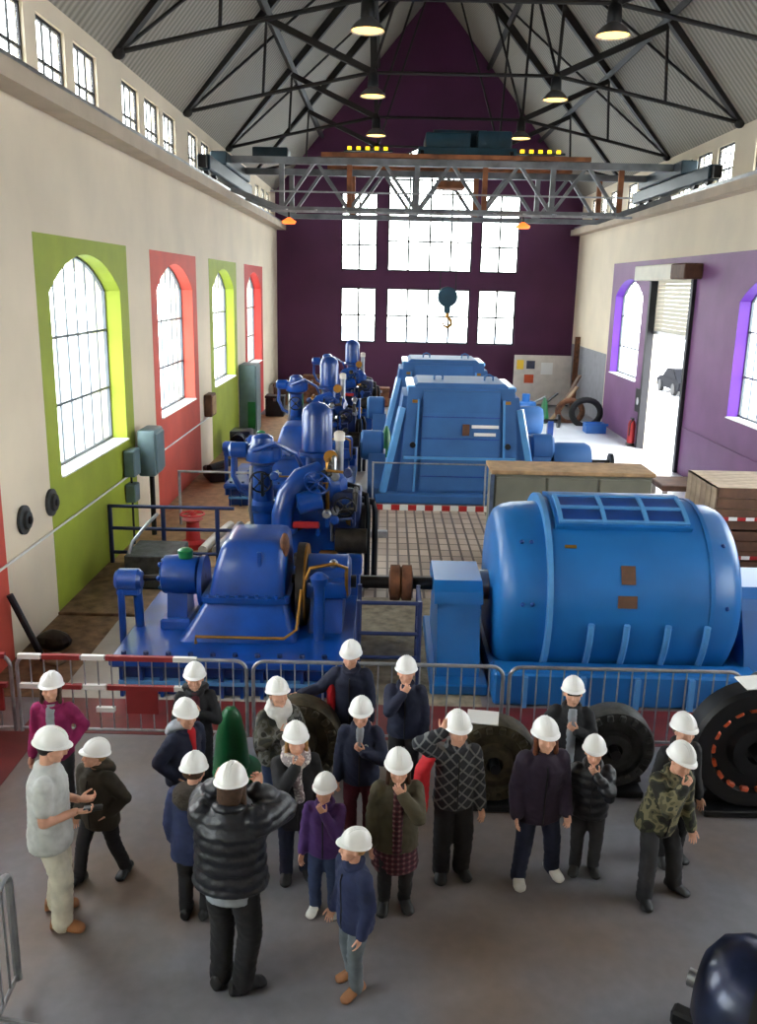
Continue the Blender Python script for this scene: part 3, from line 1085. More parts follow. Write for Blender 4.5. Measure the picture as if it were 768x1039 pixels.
# ================================================================== TALL GENERATORS BEHIND
def generator_tall(yc, label):
    """trapezoid housed generator; front face towards the camera"""
    g = thing('generator', (1.75, yc, 0), label, 'generator', 'tapered pale blue generators')
    xm = 1.75
    y0, y1 = yc - 0.9, yc + 1.4

    def slab(hw_b, hw_t, zb, zt, ya, yb, tilt, name, m='blue_pale', tw=None):
        pr = MB()
        vs = []
        for z, hw, t in ((zb, hw_b, 0), (zt, hw_t, tilt)):
            vs += [(xm - hw, ya + t, z), (xm + hw, ya + t, z), (xm + hw, yb - t, z), (xm - hw, yb - t, z)]
        pr.add(vs, [(3, 2, 1, 0), (4, 5, 6, 7), (0, 1, 5, 4), (1, 2, 6, 5), (2, 3, 7, 6), (3, 0, 4, 7)])
        return pr.build(name, m, g, smooth=0)
    MB().b2(xm - 1.95, xm + 1.95, y0 - 0.25, y1 + 0.25, 0, 0.22, 0.03).build('base_frame', 'blue_pale', g)
    slab(1.66, 1.34, 0.22, 2.45, y0 + 0.12, y1 - 0.12, 0.12, 'end_housing')
    slab(1.42, 1.22, 0.22, 2.66, y0, y1, 0.16, 'stator_housing')
    slab(1.14, 1.0, 2.64, 2.76, y0 + 0.2, y1 - 0.2, 0.05, 'top_cover', 'blue_pale')
    slab(0.92, 0.88, 0.3, 2.6, y0 - 0.05, y0 + 0.2, 0.16, 'front_panel')
    for z in (0.62, 1.5, 2.0):
        MB().b2(xm - 0.9, xm + 0.9, y0 - 0.055 + 0.07 * (z - 0.3), y0 + 0.1, z - 0.012, z + 0.012).build('panel_seam', 'blue_deep', g, smooth=0)
    for s in (-1, 1):
        MB().b2(xm + s * 1.16 - 0.1, xm + s * 1.16 + 0.1, y0 + 0.16, y1 - 0.16, 2.58, 2.7, 0.03).build('shoulder_cap', 'blue_edge', g)
        MB().tube([(xm + s * 0.6, yc + 0.1, 2.72), (xm + s * 0.6, yc + 0.1, 2.86), (xm + s * 0.6 + 0.1, yc + 0.1, 2.9), (xm + s * 0.6 + 0.2, yc + 0.1, 2.86), (xm + s * 0.6 + 0.2, yc + 0.1, 2.72)], 0.025, 6).build('lifting_eye', 'blue_pale', g)
    MB().b2(xm - 1.3, xm + 1.3, y0 - 0.06, y0 + 0.02, 1.02, 1.08).build('seam_rail', 'blue_edge', g, smooth=0)
    for s in (-1, 1):
        p = Vector((xm + s * 1.78, y0 - 0.05, 0.22))
        q = Vector((xm + s * 1.36, y0 + 0.12, 2.2))
        MB().bar(p, q, 0.12, 0.14).build('corner_rib', 'blue_edge', g, smooth=0)
        MB().bar((xm + s * 1.05, y0 - 0.05, 0.25), (xm + s * 0.98, y0 + 0.1, 2.4), 0.05, 0.06).build('panel_seam', 'blue_edge', g, smooth=0)
        MB().lathe([(0, 0.07), (0.05, 0.07)], (xm + s * 1.1, y0 + 0.0, 1.35), (0, -1, 0), 12).build('port_plug', 'black_metal', g)
        MB().box((xm + s * 1.05, y0 + 0.08, 2.35), (0.16, 0.02, 0.07)).build('lifting_plate', 'brass', g, smooth=0)
        # bearing pedestal each side
        MB().prism([(yc - 0.6, 0), (yc + 0.8, 0), (yc + 0.45, 1.0), (yc - 0.25, 1.0)], 'x', xm + s * 1.98 - 0.16, xm + s * 1.98 + 0.26 * 1).build('bearing_pedestal', 'blue_pale', g, smooth=0)
        MB().lathe([(-0.28, 0.3), (-0.22, 0.36), (0.22, 0.36), (0.28, 0.3)], (xm + s * 2.05, yc + 0.1, 1.15), (1, 0, 0), 24).build('bearing_cap', 'blue_pale', g)
    MB().box((xm + 0.12, y0 + 0.0, 1.72), (0.16, 0.03, 0.26)).build('name_plate', 'wood_dark', g, smooth=0)
    for dz, w in ((1.80, 0.62), (1.62, 0.5)):
        MB().box((xm + 0.56, y0 + 0.0, dz), (w, 0.03, 0.07)).build('name_plate', 'paper', g, smooth=0)
    # exciter and hand wheel on the right
    MB().lathe([(2.3, 0.2), (2.32, 0.42), (2.45, 0.46), (3.1, 0.46), (3.22, 0.4), (3.24, 0.2)], (xm, yc + 0.1, 0.85), (1, 0, 0), 28).build('exciter', 'blue_pale', g)
    MB().b2(xm + 2.4, xm + 3.15, yc - 0.35, yc + 0.55, 0, 0.45).build('exciter_foot', 'blue_pale', g, smooth=0)
    MB().cyl((xm + 3.2, yc + 0.1, 0.85), (xm + 3.75, yc + 0.1, 0.85), 0.06).build('exciter_shaft', 'black_metal', g)
    MB().b2(xm + 3.42, xm + 3.6, yc, yc + 0.2, 0, 0.85).build('outboard_stand', 'blue_deep', g, smooth=0)
    MB().lathe([(3.72, 0.2), (3.72, 0.22), (3.8, 0.22), (3.8, 0.2)], (xm, yc + 0.1, 0.85), (1, 0, 0), 18).build('hand_wheel', 'black_metal', g)
    MB().lathe([(-2.36, 0.07), (-2.2, 0.07)], (xm, yc + 0.1, 1.15), (1, 0, 0), 14).build('shaft', 'black_metal', g)
    return g


generator_tall(21.2, 'pale blue tapered generator with name plates behind the hazard tape')
generator_tall(28.0, 'farther pale blue tapered generator rising behind the middle one')


# ================================================================== TURBINES
def handwheel(mb_parent, c, r, ax, m='blue_deep'):
    ax = Vector(ax).normalized()
    u = ax.orthogonal().normalized()
    w = ax.cross(u)
    c = Vector(c)
    mb = MB()
    mb.tube([c + (u * math.cos(a) + w * math.sin(a)) * r for a in [2 * PI * k / 18 for k in range(18)]], r * 0.09, 6, closed=True)
    for k in range(2):
        d = (u * math.cos(k * PI / 2) + w * math.sin(k * PI / 2)) * r
        mb.tube([c - d, c + d], r * 0.07, 6)
    mb.cyl(c - ax * 0.05, c + ax * 0.05, r * 0.18, n=8)
    return mb.build('hand_wheel', m, mb_parent)


def turbine(dx, dy, label):
    t = thing('water_turbine', (-1.7 + dx, 11.0 + dy, 0), label, 'turbine', 'blue water turbines')

    def B(mb, name, m='blue_deep', smooth=0.6):
        mb.v = [(v[0] + dx, v[1] + dy, v[2]) for v in mb.v]
        return mb.build(name, m, t, smooth)
    # bed plate with a grid of front webs
    B(MB().b2(-3.25, -0.32, 9.8, 12.25, 0.40, 0.52, 0.03), 'bed_plate')
    B(MB().b2(-3.15, -0.42, 9.95, 12.15, 0.0, 0.42, 0.0), 'bed_box')
    for k in range(12):
        x = -3.12 + k * 0.243
        B(MB().b2(x - 0.02, x + 0.02, 9.86, 9.96, 0.0, 0.40), 'bed_web', 'blue_deep', 0)
    B(MB().b2(-3.15, -0.42, 9.85, 9.96, 0.17, 0.22), 'bed_web', 'blue_edge', 0)
    # runner casing: flared skirt, lip and tapered hood with rounded shoulders

    def ring(x0, x1, y0, y1, z, r=0.08):
        p = []
        for cx, cy, a0 in ((x1 - r, y1 - r, 0), (x0 + r, y1 - r, PI / 2), (x0 + r, y0 + r, PI), (x1 - r, y0 + r, 1.5 * PI)):
            for k in range(4):
                a = a0 + k * PI / 6
                p.append((cx + r * math.cos(a), cy + r * math.sin(a), z))
        return p

    def stack(rings):
        mb = MB()
        n = len(rings[0])
        vs = [p for r in rings for p in r]
        fs = [tuple(range(n))[::-1], tuple(range((len(rings) - 1) * n, len(rings) * n))]
        for k in range(len(rings) - 1):
            for i in range(n):
                j = (i + 1) % n
                fs.append((k * n + i, k * n + j, (k + 1) * n + j, (k + 1) * n + i))
        return mb.add(vs, fs)
    B(stack([ring(-2.55, -1.05, 10.35, 12.05, 0.51), ring(-2.48, -1.1, 10.42, 12.0, 0.58), ring(-2.24, -1.2, 10.62, 11.9, 0.97)]), 'casing_skirt', smooth=0.5)
    B(stack([ring(-2.28, -1.16, 10.56, 11.95, 0.97), ring(-2.28, -1.16, 10.56, 11.95, 1.04)]), 'casing_lip', 'blue_deep', 0.5)
    B(stack([ring(-2.2, -1.22, 10.64, 11.88, 1.04, 0.1), ring(-2.14, -1.23, 10.68, 11.85, 1.35, 0.1), ring(-2.06, -1.25, 10.74, 11.8, 1.62, 0.1), ring(-2.02, -1.28, 10.8, 11.75, 1.69, 0.1), ring(-1.94, -1.36, 10.9, 11.65, 1.72, 0.1)]), 'casing_hood', smooth=0.9)
    B(MB().box((-1.55, 10.72, 1.5), (0.06, 0.05, 0.22), None, 0.01), 'hood_lug')
    B(MB().ball((-1.25, 10.9, 1.66), 0.16, 12, (0.4, 0.8, 1.0)), 'bare_metal_patch', 'rust')
    for k in range(9):
        B(MB().lathe([(0, 0.026), (0.03, 0.026)], (-2.2 + k * 0.125, 10.6, 1.04), (0, 0, 1), 6), 'bolt_head', 'blue_deep', 0)
    for k in range(11):
        B(MB().lathe([(0, 0.035), (0.04, 0.035)], (-3.1 + k * 0.27, 9.95, 0.52), (0, 0, 1), 6), 'bolt_head', 'blue_rail', 0)
    B(MB().tube([(-2.3, 10.3, 0.53), (-2.3, 10.3, 0.62), (-1.2, 10.3, 0.62), (-1.05, 10.4, 0.7), (-1.0, 10.5, 1.2)], 0.02), 'oil_pipe', 'brass')
    # left hand bearing
    q = MB()
    q.b2(-2.86, -2.45, 10.75, 11.35, 0.5, 0.66, 0.03)
    q.prism([(10.82, 0.62), (11.3, 0.62), (11.22, 1.05), (10.9, 1.05)], 'x', -2.78, -2.52)
    q.lathe([(-0.26, 0.16), (-0.22, 0.25), (0.0, 0.27), (0.22, 0.25), (0.26, 0.16)], (-2.62, 11.05, 1.18), (1, 0, 0), 20)
    B(q, 'guide_bearing')
    for k in range(6):
        a = k * PI / 3
        B(MB().ball((-2.88, 11.05 + 0.18 * math.cos(a), 1.18 + 0.18 * math.sin(a)), 0.035, 8), 'bolt_head')
    B(MB().lathe([(0, 0.09), (0.1, 0.1), (0.13, 0.05)], (-2.55, 11.0, 1.43), (0, 0, 1), 12), 'oil_cup', 'green_paint')
    B(MB().lathe([(-0.03, 0.34), (0.03, 0.34)], (-2.33, 11.05, 1.1), (1, 0, 0), 24), 'bearing_flange')
    # outboard stand at the far left with its link rod
    q = MB()
    q.cyl((-3.34, 10.75, 0.05), (-3.34, 10.75, 1.1), 0.045)
    q.cyl((-3.14, 10.9, 0.05), (-3.16, 10.85, 1.1), 0.06)
    B(q, 'stand_leg')
    q = MB()
    q.lathe([(-0.17, 0.11), (-0.12, 0.15), (0.12, 0.15), (0.17, 0.11)], (-3.25, 10.82, 1.17), (1, 0, 0), 16)
    q.box((-3.25, 10.82, 1.05), (0.3, 0.2, 0.14), None, 0.02)
    B(q, 'stand_head')
    B(MB().cyl((-3.1, 10.9, 1.17), (-2.3, 11.05, 1.17), 0.04), 'link_rod', 'grease')
    # flywheel disc and right hand bearing
    B(MB().lathe([(-0.05, 0.2), (-0.05, 0.56), (0.05, 0.56), (0.05, 0.2)], (-1.06, 11.3, 1.0), (1, 0, 0), 36), 'runner_disc', 'grease')
    B(MB().lathe([(0.05, 0.5), (0.05, 0.55), (0.075, 0.55), (0.075, 0.5)], (-1.06, 11.3, 1.0), (1, 0, 0), 36), 'disc_rim', 'brass')
    q = MB()
    q.prism([(10.75, 0.5), (11.9, 0.5), (11.7, 0.95), (10.95, 0.95)], 'x', -0.92, -0.5)
    q.b2(-0.98, -0.44, 10.85, 11.75, 0.95, 1.18, 0.04)
    q.lathe([(-0.3, 0.24), (-0.26, 0.3), (0.26, 0.3), (0.3, 0.24)], (-0.71, 11.3, 1.12), (1, 0, 0), 24)
    B(q, 'main_bearing')
    q = MB()
    q.cyl((-0.78, 10.55, 0.5), (-0.78, 10.55, 1.25), 0.07)
    q.lathe([(0, 0.1), (0.1, 0.12), (0.16, 0.05)], (-0.78, 10.55, 1.25), (0, 0, 1), 14)
    B(q, 'lubricator')
    B(MB().ball((-0.62, 10.9, 1.42), 0.06, 10), 'sight_glass', 'steel')
    B(MB().tube([(-0.95, 10.6, 1.3), (-0.9, 10.6, 1.45), (-0.6, 10.65, 1.5), (-0.45, 10.8, 1.4), (-0.45, 10.9, 1.0)], 0.025), 'oil_pipe', 'brass')
    B(MB().cyl((-1.2, 11.3, 1.05), (-0.34, 11.3, 1.05), 0.085, n=16), 'shaft_end', 'black_metal')
    return t


turbine(0, 0, 'deep blue turbine casing on wide bed plate behind barrier')
turbine(-0.35, 9.6, 'second deep blue turbine half hidden behind the governor pipework')


def governor(dx, dy, label):
    g = thing('turbine_governor', (-1.5 + dx, 14.0 + dy, 0), label, 'governor', 'blue turbine governors')

    def B(mb, name, m='blue_deep', smooth=0.6):
        mb.v = [(v[0] + dx, v[1] + dy, v[2]) for v in mb.v]
        return mb.build(name, m, g, smooth)
    # control column with its mushroom head and side arm
    B(MB().lathe([(0, 0.34), (0.12, 0.34), (0.16, 0.24), (0.9, 0.2), (1.3, 0.19), (1.36, 0.24), (1.44, 0.24), (1.5, 0.17), (2.05, 0.15), (2.1, 0.2)], (-1.95, 14.0, 0), (0, 0, 1), 20), 'column')
    hd = B(MB().lathe([(0, 0.16), (0.03, 0.27), (0.12, 0.29), (0.22, 0.28), (0.3, 0.2), (0.34, 0.18), (0.4, 0.17), (0.45, 0.1), (0.46, 0.001)], (-1.95, 14.0, 2.12), (0, 0, 1), 20), 'column_head')
    q = MB()
    q.lathe([(0, 0.1), (0.02, 0.13), (0.26, 0.13), (0.3, 0.08)], (-2.18, 13.95, 2.32), (-1, 0, 0), 14)
    B(q, 'side_cylinder')
    B(MB().tube([(-2.4, 13.95, 2.3), (-2.42, 13.95, 1.9), (-2.3, 13.95, 1.65), (-2.1, 13.98, 1.55)], 0.045), 'feed_pipe')
    B(MB().tube([(-2.1, 13.75, 2.1), (-2.12, 13.7, 1.4), (-2.05, 13.75, 0.9)], 0.03), 'feed_pipe', 'steel')
    handwheel(g, (-1.95 + dx, 13.72 + dy, 1.85), 0.17, (0, 1, 0.1), 'black_metal')
    # servo block and spiral body
    B(MB().box((-1.2, 14.2, 0.3), (1.7, 1.3, 0.6), None, 0.05), 'oil_tank')
    q = MB()
    q.box((-1.1, 14.25, 1.0), (1.1, 0.9, 0.9), None, 0.1)
    B(q, 'servo_block')
    q = MB()
    q.lathe([(-0.42, 0.16), (-0.4, 0.3), (-0.34, 0.3), (-0.32, 0.25), (0.2, 0.25), (0.22, 0.3), (0.28, 0.3), (0.42, 0.12)], (-1.0, 14.05, 1.75), (0.9, -0.5, 0.12), 24)
    B(q, 'spiral_casing')
    B(MB().tube([(-1.02, 13.8, 2.02), (-1.3, 13.62, 1.95), (-1.5, 13.5, 1.7), (-1.58, 13.45, 1.4), (-1.58, 13.45, 1.1)], 0.17, 14), 'elbow_pipe')
    B(MB().lathe([(0, 0.24), (0.08, 0.24)], (-1.58, 13.45, 1.12), (0, 0, 1), 18), 'pipe_flange')
    B(MB().lathe([(-0.2, 0.13), (-0.18, 0.17), (0.18, 0.17), (0.2, 0.13)], (-1.15, 13.45, 1.62), (1, 0.2, 0.2), 16), 'valve_body')
    handwheel(g, (-1.02 + dx, 13.3 + dy, 1.95), 0.2, (0.2, 1, 0.4))
    handwheel(g, (-0.6 + dx, 13.4 + dy, 1.55), 0.16, (0, 1, 0.2), 'black_metal')
    B(MB().box((-1.2, 13.4, 1.25), (0.42, 0.1, 0.1), None, 0.02), 'valve_lever', 'red_paint')
    # pressure vessel
    B(MB().lathe([(0, 0.2), (0.05, 0.25), (0.62, 0.25), (0.72, 0.22), (0.8, 0.13), (0.83, 0.001)], (-1.1, 14.3, 2.24), (0, 0, 1), 22), 'pressure_vessel')
    B(MB().lathe([(0, 0.3), (0.06, 0.3)], (-1.1, 14.3, 2.2), (0, 0, 1), 22), 'vessel_flange')
    B(MB().cyl((-1.1, 14.3, 1.4), (-1.1, 14.3, 2.22), 0.18, n=16), 'vessel_neck')
    # dials, pipes
    B(MB().lathe([(0, 0.11), (0.05, 0.11)], (-0.85, 13.85, 2.25), (0, -1, 0.2), 16), 'pressure_gauge', 'brass')
    B(MB().cyl((-0.72, 14.0, 1.9), (-0.72, 14.0, 2.5), 0.07), 'filter_pot', 'steel')
    B(MB().lathe([(0, 0.09), (0.12, 0.09), (0.15, 0.05)], (-0.72, 14.0, 2.5), (0, 0, 1), 12), 'filter_cap', 'panel_white')
    for k, x in enumerate((-0.42, -0.28, -0.16)):
        B(MB().tube([(x - 0.25, 14.0 + k * 0.1, 1.8 - k * 0.15), (x, 13.95 + k * 0.1, 1.75 - k * 0.15), (x + 0.03, 13.95 + k * 0.1, 1.3), (x + 0.03, 13.95 + k * 0.1, 0.0)], 0.05), 'drain_pipe', 'black_metal')
    B(MB().box((-0.6, 14.05, 1.35), (0.5, 0.7, 0.75), None, 0.08), 'pilot_valve_box', 'blue_rail')
    B(MB().lathe([(-0.25, 0.2), (0.25, 0.2)], (-0.5, 13.6, 0.95), (1, 0, 0), 20), 'gear_pump', 'grease')
    B(MB().lathe([(-0.04, 0.34), (0.04, 0.34)], (-0.32, 14.0, 1.1), (1, 0, 0), 26), 'belt_pulley', 'black_metal')
    B(MB().cyl((-1.5, 13.35, 0.0), (-1.5, 13.35, 1.1), 0.05), 'drain_pipe', 'steel')
    B(MB().box((-0.85, 13.45, 0.7), (0.3, 0.2, 0.22), None, 0.03), 'relay_box', 'brass')
    rnd = random.Random(int(dy * 10) + 3)
    ms = ['steel', 'black_metal', 'blue_rail', 'brass', 'blue_deep', 'grease', 'steel', 'blue_deep']
    for k in range(14):
        x0, z0 = rnd.uniform(-1.75, -0.35), rnd.uniform(1.15, 2.1)
        x1, z1 = x0 + rnd.uniform(-0.4, 0.4), z0 + rnd.uniform(-0.5, 0.3)
        yy = rnd.uniform(13.2, 13.75)
        B(MB().tube([(x0, yy + 0.35, z0), (x0, yy, z0), (x1, yy - 0.04, z0 + 0.04), (x1, yy, z1), (x1, yy + 0.35, z1)], rnd.uniform(0.018, 0.045), 7), 'small_pipe', ms[k % 8])
        B(MB().lathe([(0, 0.05), (0.02, 0.075), (0.07, 0.075), (0.09, 0.05)], (x0, yy + 0.02, z0), (0, -1, 0.1), 8), 'pipe_fitting', ms[(k * 3 + 1) % 8])
    for k in range(4):
        B(MB().box((-1.7 + k * 0.42, 13.42, 0.45 + 0.17 * (k % 2)), (0.26, 0.24, 0.3), None, 0.04), 'valve_block', ('blue_deep', 'grease', 'blue_rail', 'blue_deep')[k])
    B(MB().tube([(-2.05, 13.7, 2.35), (-1.7, 13.6, 2.5), (-1.4, 13.8, 2.3), (-1.3, 14.0, 2.0)], 0.035), 'feed_pipe', 'blue_deep')
    B(MB().box((-1.72, 13.9, 2.3), (0.16, 0.2, 0.24), None, 0.03), 'speeder_box')
    return g


governor(0, 0, 'tall blue governor with column, pipes and domed vessel behind near turbine')
governor(-0.42, 9.6, 'farther blue governor with domed vessel near the end wall')
governor(-0.1, 17.2, 'farthest small looking blue governor in the clutter before the end wall')

# ================================================================== RAILS AND BARRIERS
r = thing('guard_rail', (-3.9, 15.0, 0), 'dark blue guard rail beside the green window bay', 'railing')
for x in (-4.78, -3.85, -2.9):
    MB().cyl((x, 15.0, 0.0), (x, 15.0, 1.1), 0.04).build('post', 'blue_rail', r)
for z in (1.08, 0.68, 0.24):
    MB().cyl((-4.8, 15.0, z), (-2.6, 15.0, z), 0.032).build('rail', 'blue_rail', r)
r = thing('guard_rail', (0.0, 10.2, 0), 'dark blue guard rail around the turbine shaft', 'railing')
for x in (-0.28, 0.48):
    for y in (10.3, 10.9):
        MB().cyl((x, y, 0.0), (x, y, 1.15), 0.03).build('post', 'blue_rail', r)
for z in (1.12, 0.72, 0.4):
    MB().cyl((-0.28, 10.3, z), (0.48, 10.3, z), 0.025).build('rail', 'blue_rail', r)
    MB().cyl((0.48, 10.3, z), (0.48, 10.9, z), 0.025).build('rail', 'blue_rail', r)
r = thing('guard_rail', (-3.2, 17.8, 0), 'pale grey pipe rail along the boarded aisle', 'railing')
for x in (-4.2, -2.6):
    MB().cyl((x, 17.8, 0.0), (x, 17.8, 1.15), 0.03).build('post', 'galvanised', r)
MB().cyl((-4.2, 17.8, 1.13), (-2.1, 17.8, 1.13), 0.025).build('rail', 'galvanised', r)
r = thing('guard_rail', (1.0, 19.6, 0), 'thin grey rail in front of the middle pale generator', 'railing')
for x in (-0.25, 2.3, 4.6):
    MB().cyl((x, 19.7, 0.0), (x, 19.7, 1.05), 0.022).build('post', 'galvanised', r)
MB().cyl((-0.25, 19.7, 1.03), (4.6, 19.7, 1.03), 0.018).build('rail', 'galvanised', r)

# hazard tape: alternate red and white pieces strung low before the pale generator
tp = thing('hazard_tape', (1.2, 19.45, 0.0), 'red and white hazard strip on floor before pale generator', 'hazard tape')
for i in range(14):
    MB().b2(-0.2 + i * 0.19, -0.01 + i * 0.19, 19.42, 19.47, 0.004, 0.12).build('tape_segment', 'red_paint' if i % 2 == 0 else 'white_paint', tp, smooth=0)


def barrier(x0, x1, label, bands=(), y=8.75, rot=0.0, nb=17):
    """steel crowd barrier"""
    w = x1 - x0
    root = thing('crowd_barrier', ((x0 + x1) / 2, y, 0), label, 'barrier', 'steel crowd barriers')
    xm = (x0 + x1) / 2
    R = 0.12
    zt, zb = 1.0, 0.16

    def arc(cx, cz, a0, a1):
        return [(cx + R * math.cos(a0 + (a1 - a0) * k / 5), y, cz + R * math.sin(a0 + (a1 - a0) * k / 5)) for k in range(6)]
    pts = [(x0, y, 0.12)] + arc(x0 + R, zt - R, PI, PI / 2) + arc(x1 - R, zt - R, PI / 2, 0) + [(x1, y, 0.12)]
    MB().tube(pts, 0.021 if y else 0.03, 8).build('frame', 'galvanised', root)
    MB().cyl((x0, y, zb), (x1, y, zb), 0.016, n=8).build('bottom_rail', 'galvanised', root)
    for k in range(1, nb):
        x = x0 + w * k / nb
        MB().cyl((x, y, zb), (x, y, zt - 0.01), 0.009, n=6).build('bar', 'galvanised', root)
    for x in (x0 + 0.35, x1 - 0.35):
        MB().tube([(x, y - 0.3, 0.015), (x, y - 0.26, 0.04), (x, y, 0.12), (x, y + 0.26, 0.04), (x, y + 0.3, 0.015)], 0.018, 6).build('foot', 'galvanised', root)
    for (a, b, z, m) in bands:
        MB().b2(a, b, y - 0.026, y + 0.026, z - 0.026, z + 0.026).build('tape_wrap', m, root, smooth=0)
    if rot:
        root.rotation_euler.z = rot
    return root


bn = []
for z in (1.0, 0.66):
    seg = [(-3.86, -3.62, 'w'), (-3.60, -3.2, 'r'), (-3.18, -2.94, 'w'), (-2.92, -2.2, 'r'), (-2.2, -1.95, 'w')]
    bn += [(a, b, z, 'white_paint' if c == 'w' else 'tape_red') for a, b, c in seg]
bn += [(-3.05, -2.85, 0.4, 'white_paint')]
b1 = barrier(-3.88, -1.42, 'steel crowd barrier wrapped in red and white tape at left', bn)
MB().b2(-2.72, -2.38, 8.735, 8.765, 0.36, 0.63).build('warning_board', 'tape_red', b1, smooth=0)
barrier(-1.35, 1.32, 'plain steel crowd barrier before the shaft, middle of the row', nb=18)
barrier(1.39, 3.85, 'steel crowd barrier in front of the round blue generator', nb=17)
barrier(3.93, 6.4, 'steel crowd barrier running out of frame beside the spoked rotor')
b0 = barrier(-6.4 + 1.6, -3.95, 'steel crowd barrier with red rail meeting the left wall', [(-4.75, -4.0, 1.0, 'tape_red'), (-4.75, -4.0, 0.66, 'tape_red')], nb=6)
MB().b2(-4.72, -4.05, 8.735, 8.765, 0.36, 0.63).build('warning_board', 'tape_red', b0, smooth=0)
b4 = barrier(-2.2, 0.0, 'grey steel barrier end in the near corner beside the man', y=0.0, nb=15)
b4.location = (-2.42, 4.12, 0)
b4.rotation_euler.z = math.radians(-86)

# ================================================================== EXHIBITS BEFORE THE BARRIER
def wheel_exhibit(name, c, r, thick, m, label, yaw=0.0, studs=0, paper=False, cat='machine part'):
    x, y = c
    e = thing(name, (x, y, 0), label, cat)
    zc = r + 0.06
    A = Vector((math.sin(yaw), -math.cos(yaw), 0))
    o = Vector((x, y, zc))
    MB().lathe([(-thick / 2, 0.3 * r), (-thick / 2, 0.95 * r), (-thick * 0.35, r), (thick * 0.35, r), (thick / 2, 0.95 * r), (thick / 2, 0.72 * r), (thick * 0.3, 0.68 * r), (thick * 0.3, 0.45 * r), (thick * 0.6, 0.4 * r), (thick * 0.6, 0.2 * r), (thick * 0.3, 0.18 * r), (thick * 0.3, 0.001)], o, A, 40).build('rim', m, e)
    S = Vector((0, 0, 1)).cross(A)
    nb = 18
    for k in range(nb):
        a = 2 * PI * k / nb
        d = S * math.cos(a) + Vector((0, 0, 1)) * math.sin(a)
        p = o + d * (0.70 * r) + A * (thick * 0.38)
        if studs:
            MB().box(p, (0.075, 0.05, 0.085), Matrix.Rotation(yaw, 3, 'Z') @ Matrix.Rotation(-a, 3, 'Y'), 0.012).build('stud', 'orange_paint', e)
        else:
            MB().box(o + d * (0.84 * r) + A * (thick * 0.5), (0.16 * r, 0.06, 0.14 * r), Matrix.Rotation(yaw, 3, 'Z') @ Matrix.Rotation(-a, 3, 'Y'), 0.01).build('bucket', m, e)
    MB().lathe([(0.3 * thick, 0.12 * r), (thick * 0.9, 0.12 * r)], o, A, 16).build('hub', 'black_metal', e)
    b = MB()
    b.box((x, y, 0.035), (1.5 * r, 0.42, 0.07), Matrix.Rotation(yaw, 3, 'Z'), 0.01)
    for s in (-1, 1):
        p = Vector((x, y, 0.07)) + S * (s * 0.55 * r)
        b.bar(p, p + S * (-s * 0.1 * r) + Vector((0, 0, 0.45 * r)), 0.1, 0.2)
    b.build('stand', 'black_metal', e)
    return e


wheel_exhibit('spoked_rotor', (3.62, 7.8), 0.62, 0.3, 'black_metal', 'big black rotor wheel with ring of orange studs by barrier', studs=1)
wheel_exhibit('turbine_runner', (2.34, 8.1), 0.42, 0.26, 'dark_grey_iron', 'grey iron runner wheel standing behind the smallest dark-clothed child')
wheel_exhibit('turbine_runner', (1.12, 7.8), 0.42, 0.28, 'olive_iron', 'brown iron runner wheel between red cape child and purple coat')
wheel_exhibit('turbine_runner', (-0.8, 8.05), 0.44, 0.26, 'olive_iron', 'olive brown iron runner wheel amid the crowd before barrier')
for x, y, z, rz, l in ((3.56, 7.78, 1.335, 0.2, 'white info sheet lying on top of the black rotor'), (1.0, 7.76, 0.915, -0.15, 'white info sheet lying on top of brown runner wheel')):
    s = MB().box((x, y, z), (0.3, 0.22, 0.012), Matrix.Rotation(rz, 3, 'Z') @ Matrix.Rotation(0.12, 3, 'X'))
    tag(s.build('information_sheet', 'paper', smooth=0), l, 'sheet', 'information sheets')
sk = MB()
for k in range(5):
    a = k * 1.26
    sk.ball((4.05 + 0.1 * math.cos(a), 8.2 + 0.05 * math.sin(a), 1.0 + 0.03 * k), 0.11, 12, (1.0, 0.8, 0.9))
sk.lathe([(0, 0.17), (0.5, 0.16), (0.9, 0.14), (1.0, 0.1)], (4.05, 8.22, 0.0), (0, 0, 1), 16)
tag(sk.build('sandbag', 'pale_wood', smooth=1.0), 'cream cloth sack leaning behind the black rotor', 'sack')

gn = thing('nozzle_needle', (-1.5, 8.2, 0), 'green painted pointed nozzle standing among the children', 'machine part')
MB().lathe([(0, 0.17), (0.04, 0.19), (0.1, 0.18), (0.35, 0.155), (0.56, 0.11), (0.62, 0.09), (0.67, 0.05), (0.68, 0.001)], (-1.5, 8.2, 0.06), (0, 0, 1), 20).build('needle_body', 'green_paint', gn)
MB().lathe([(0, 0.3), (0.06, 0.3), (0.06, 0.2)], (-1.5, 8.2, 0.0), (0, 0, 1), 20).build('foot_flange', 'green_paint', gn)

# dark motor in the near corner
mo = thing('electric_motor', (2.95, 4.95, 0), 'dark blue black electric motor cut by the picture corner', 'motor')
AX = Vector((0.82, -0.57, 0))
oc = Vector((2.45, 4.9, 0.38))
MB().lathe([(-0.3, 0.1), (-0.28, 0.22), (-0.2, 0.35), (-0.05, 0.42), (0.45, 0.42), (0.5, 0.38), (0.52, 0.1)], oc, AX, 36).build('motor_body', 'blue_black', mo, smooth=0.8)
MB().lathe([(0.1, 0.41), (0.1, 0.445), (0.16, 0.445), (0.16, 0.41)], oc, AX, 36).build('body_band', 'black_metal', mo)
MB().cyl(oc - AX * 0.36, oc - AX * 0.25, 0.06).build('motor_shaft', 'steel', mo)
MB().box(oc + Vector((0.1, -0.1, -0.39)), (0.9, 0.7, 0.12), Matrix.Rotation(-0.61, 3, 'Z'), 0.02).build('motor_foot', 'black_metal', mo)
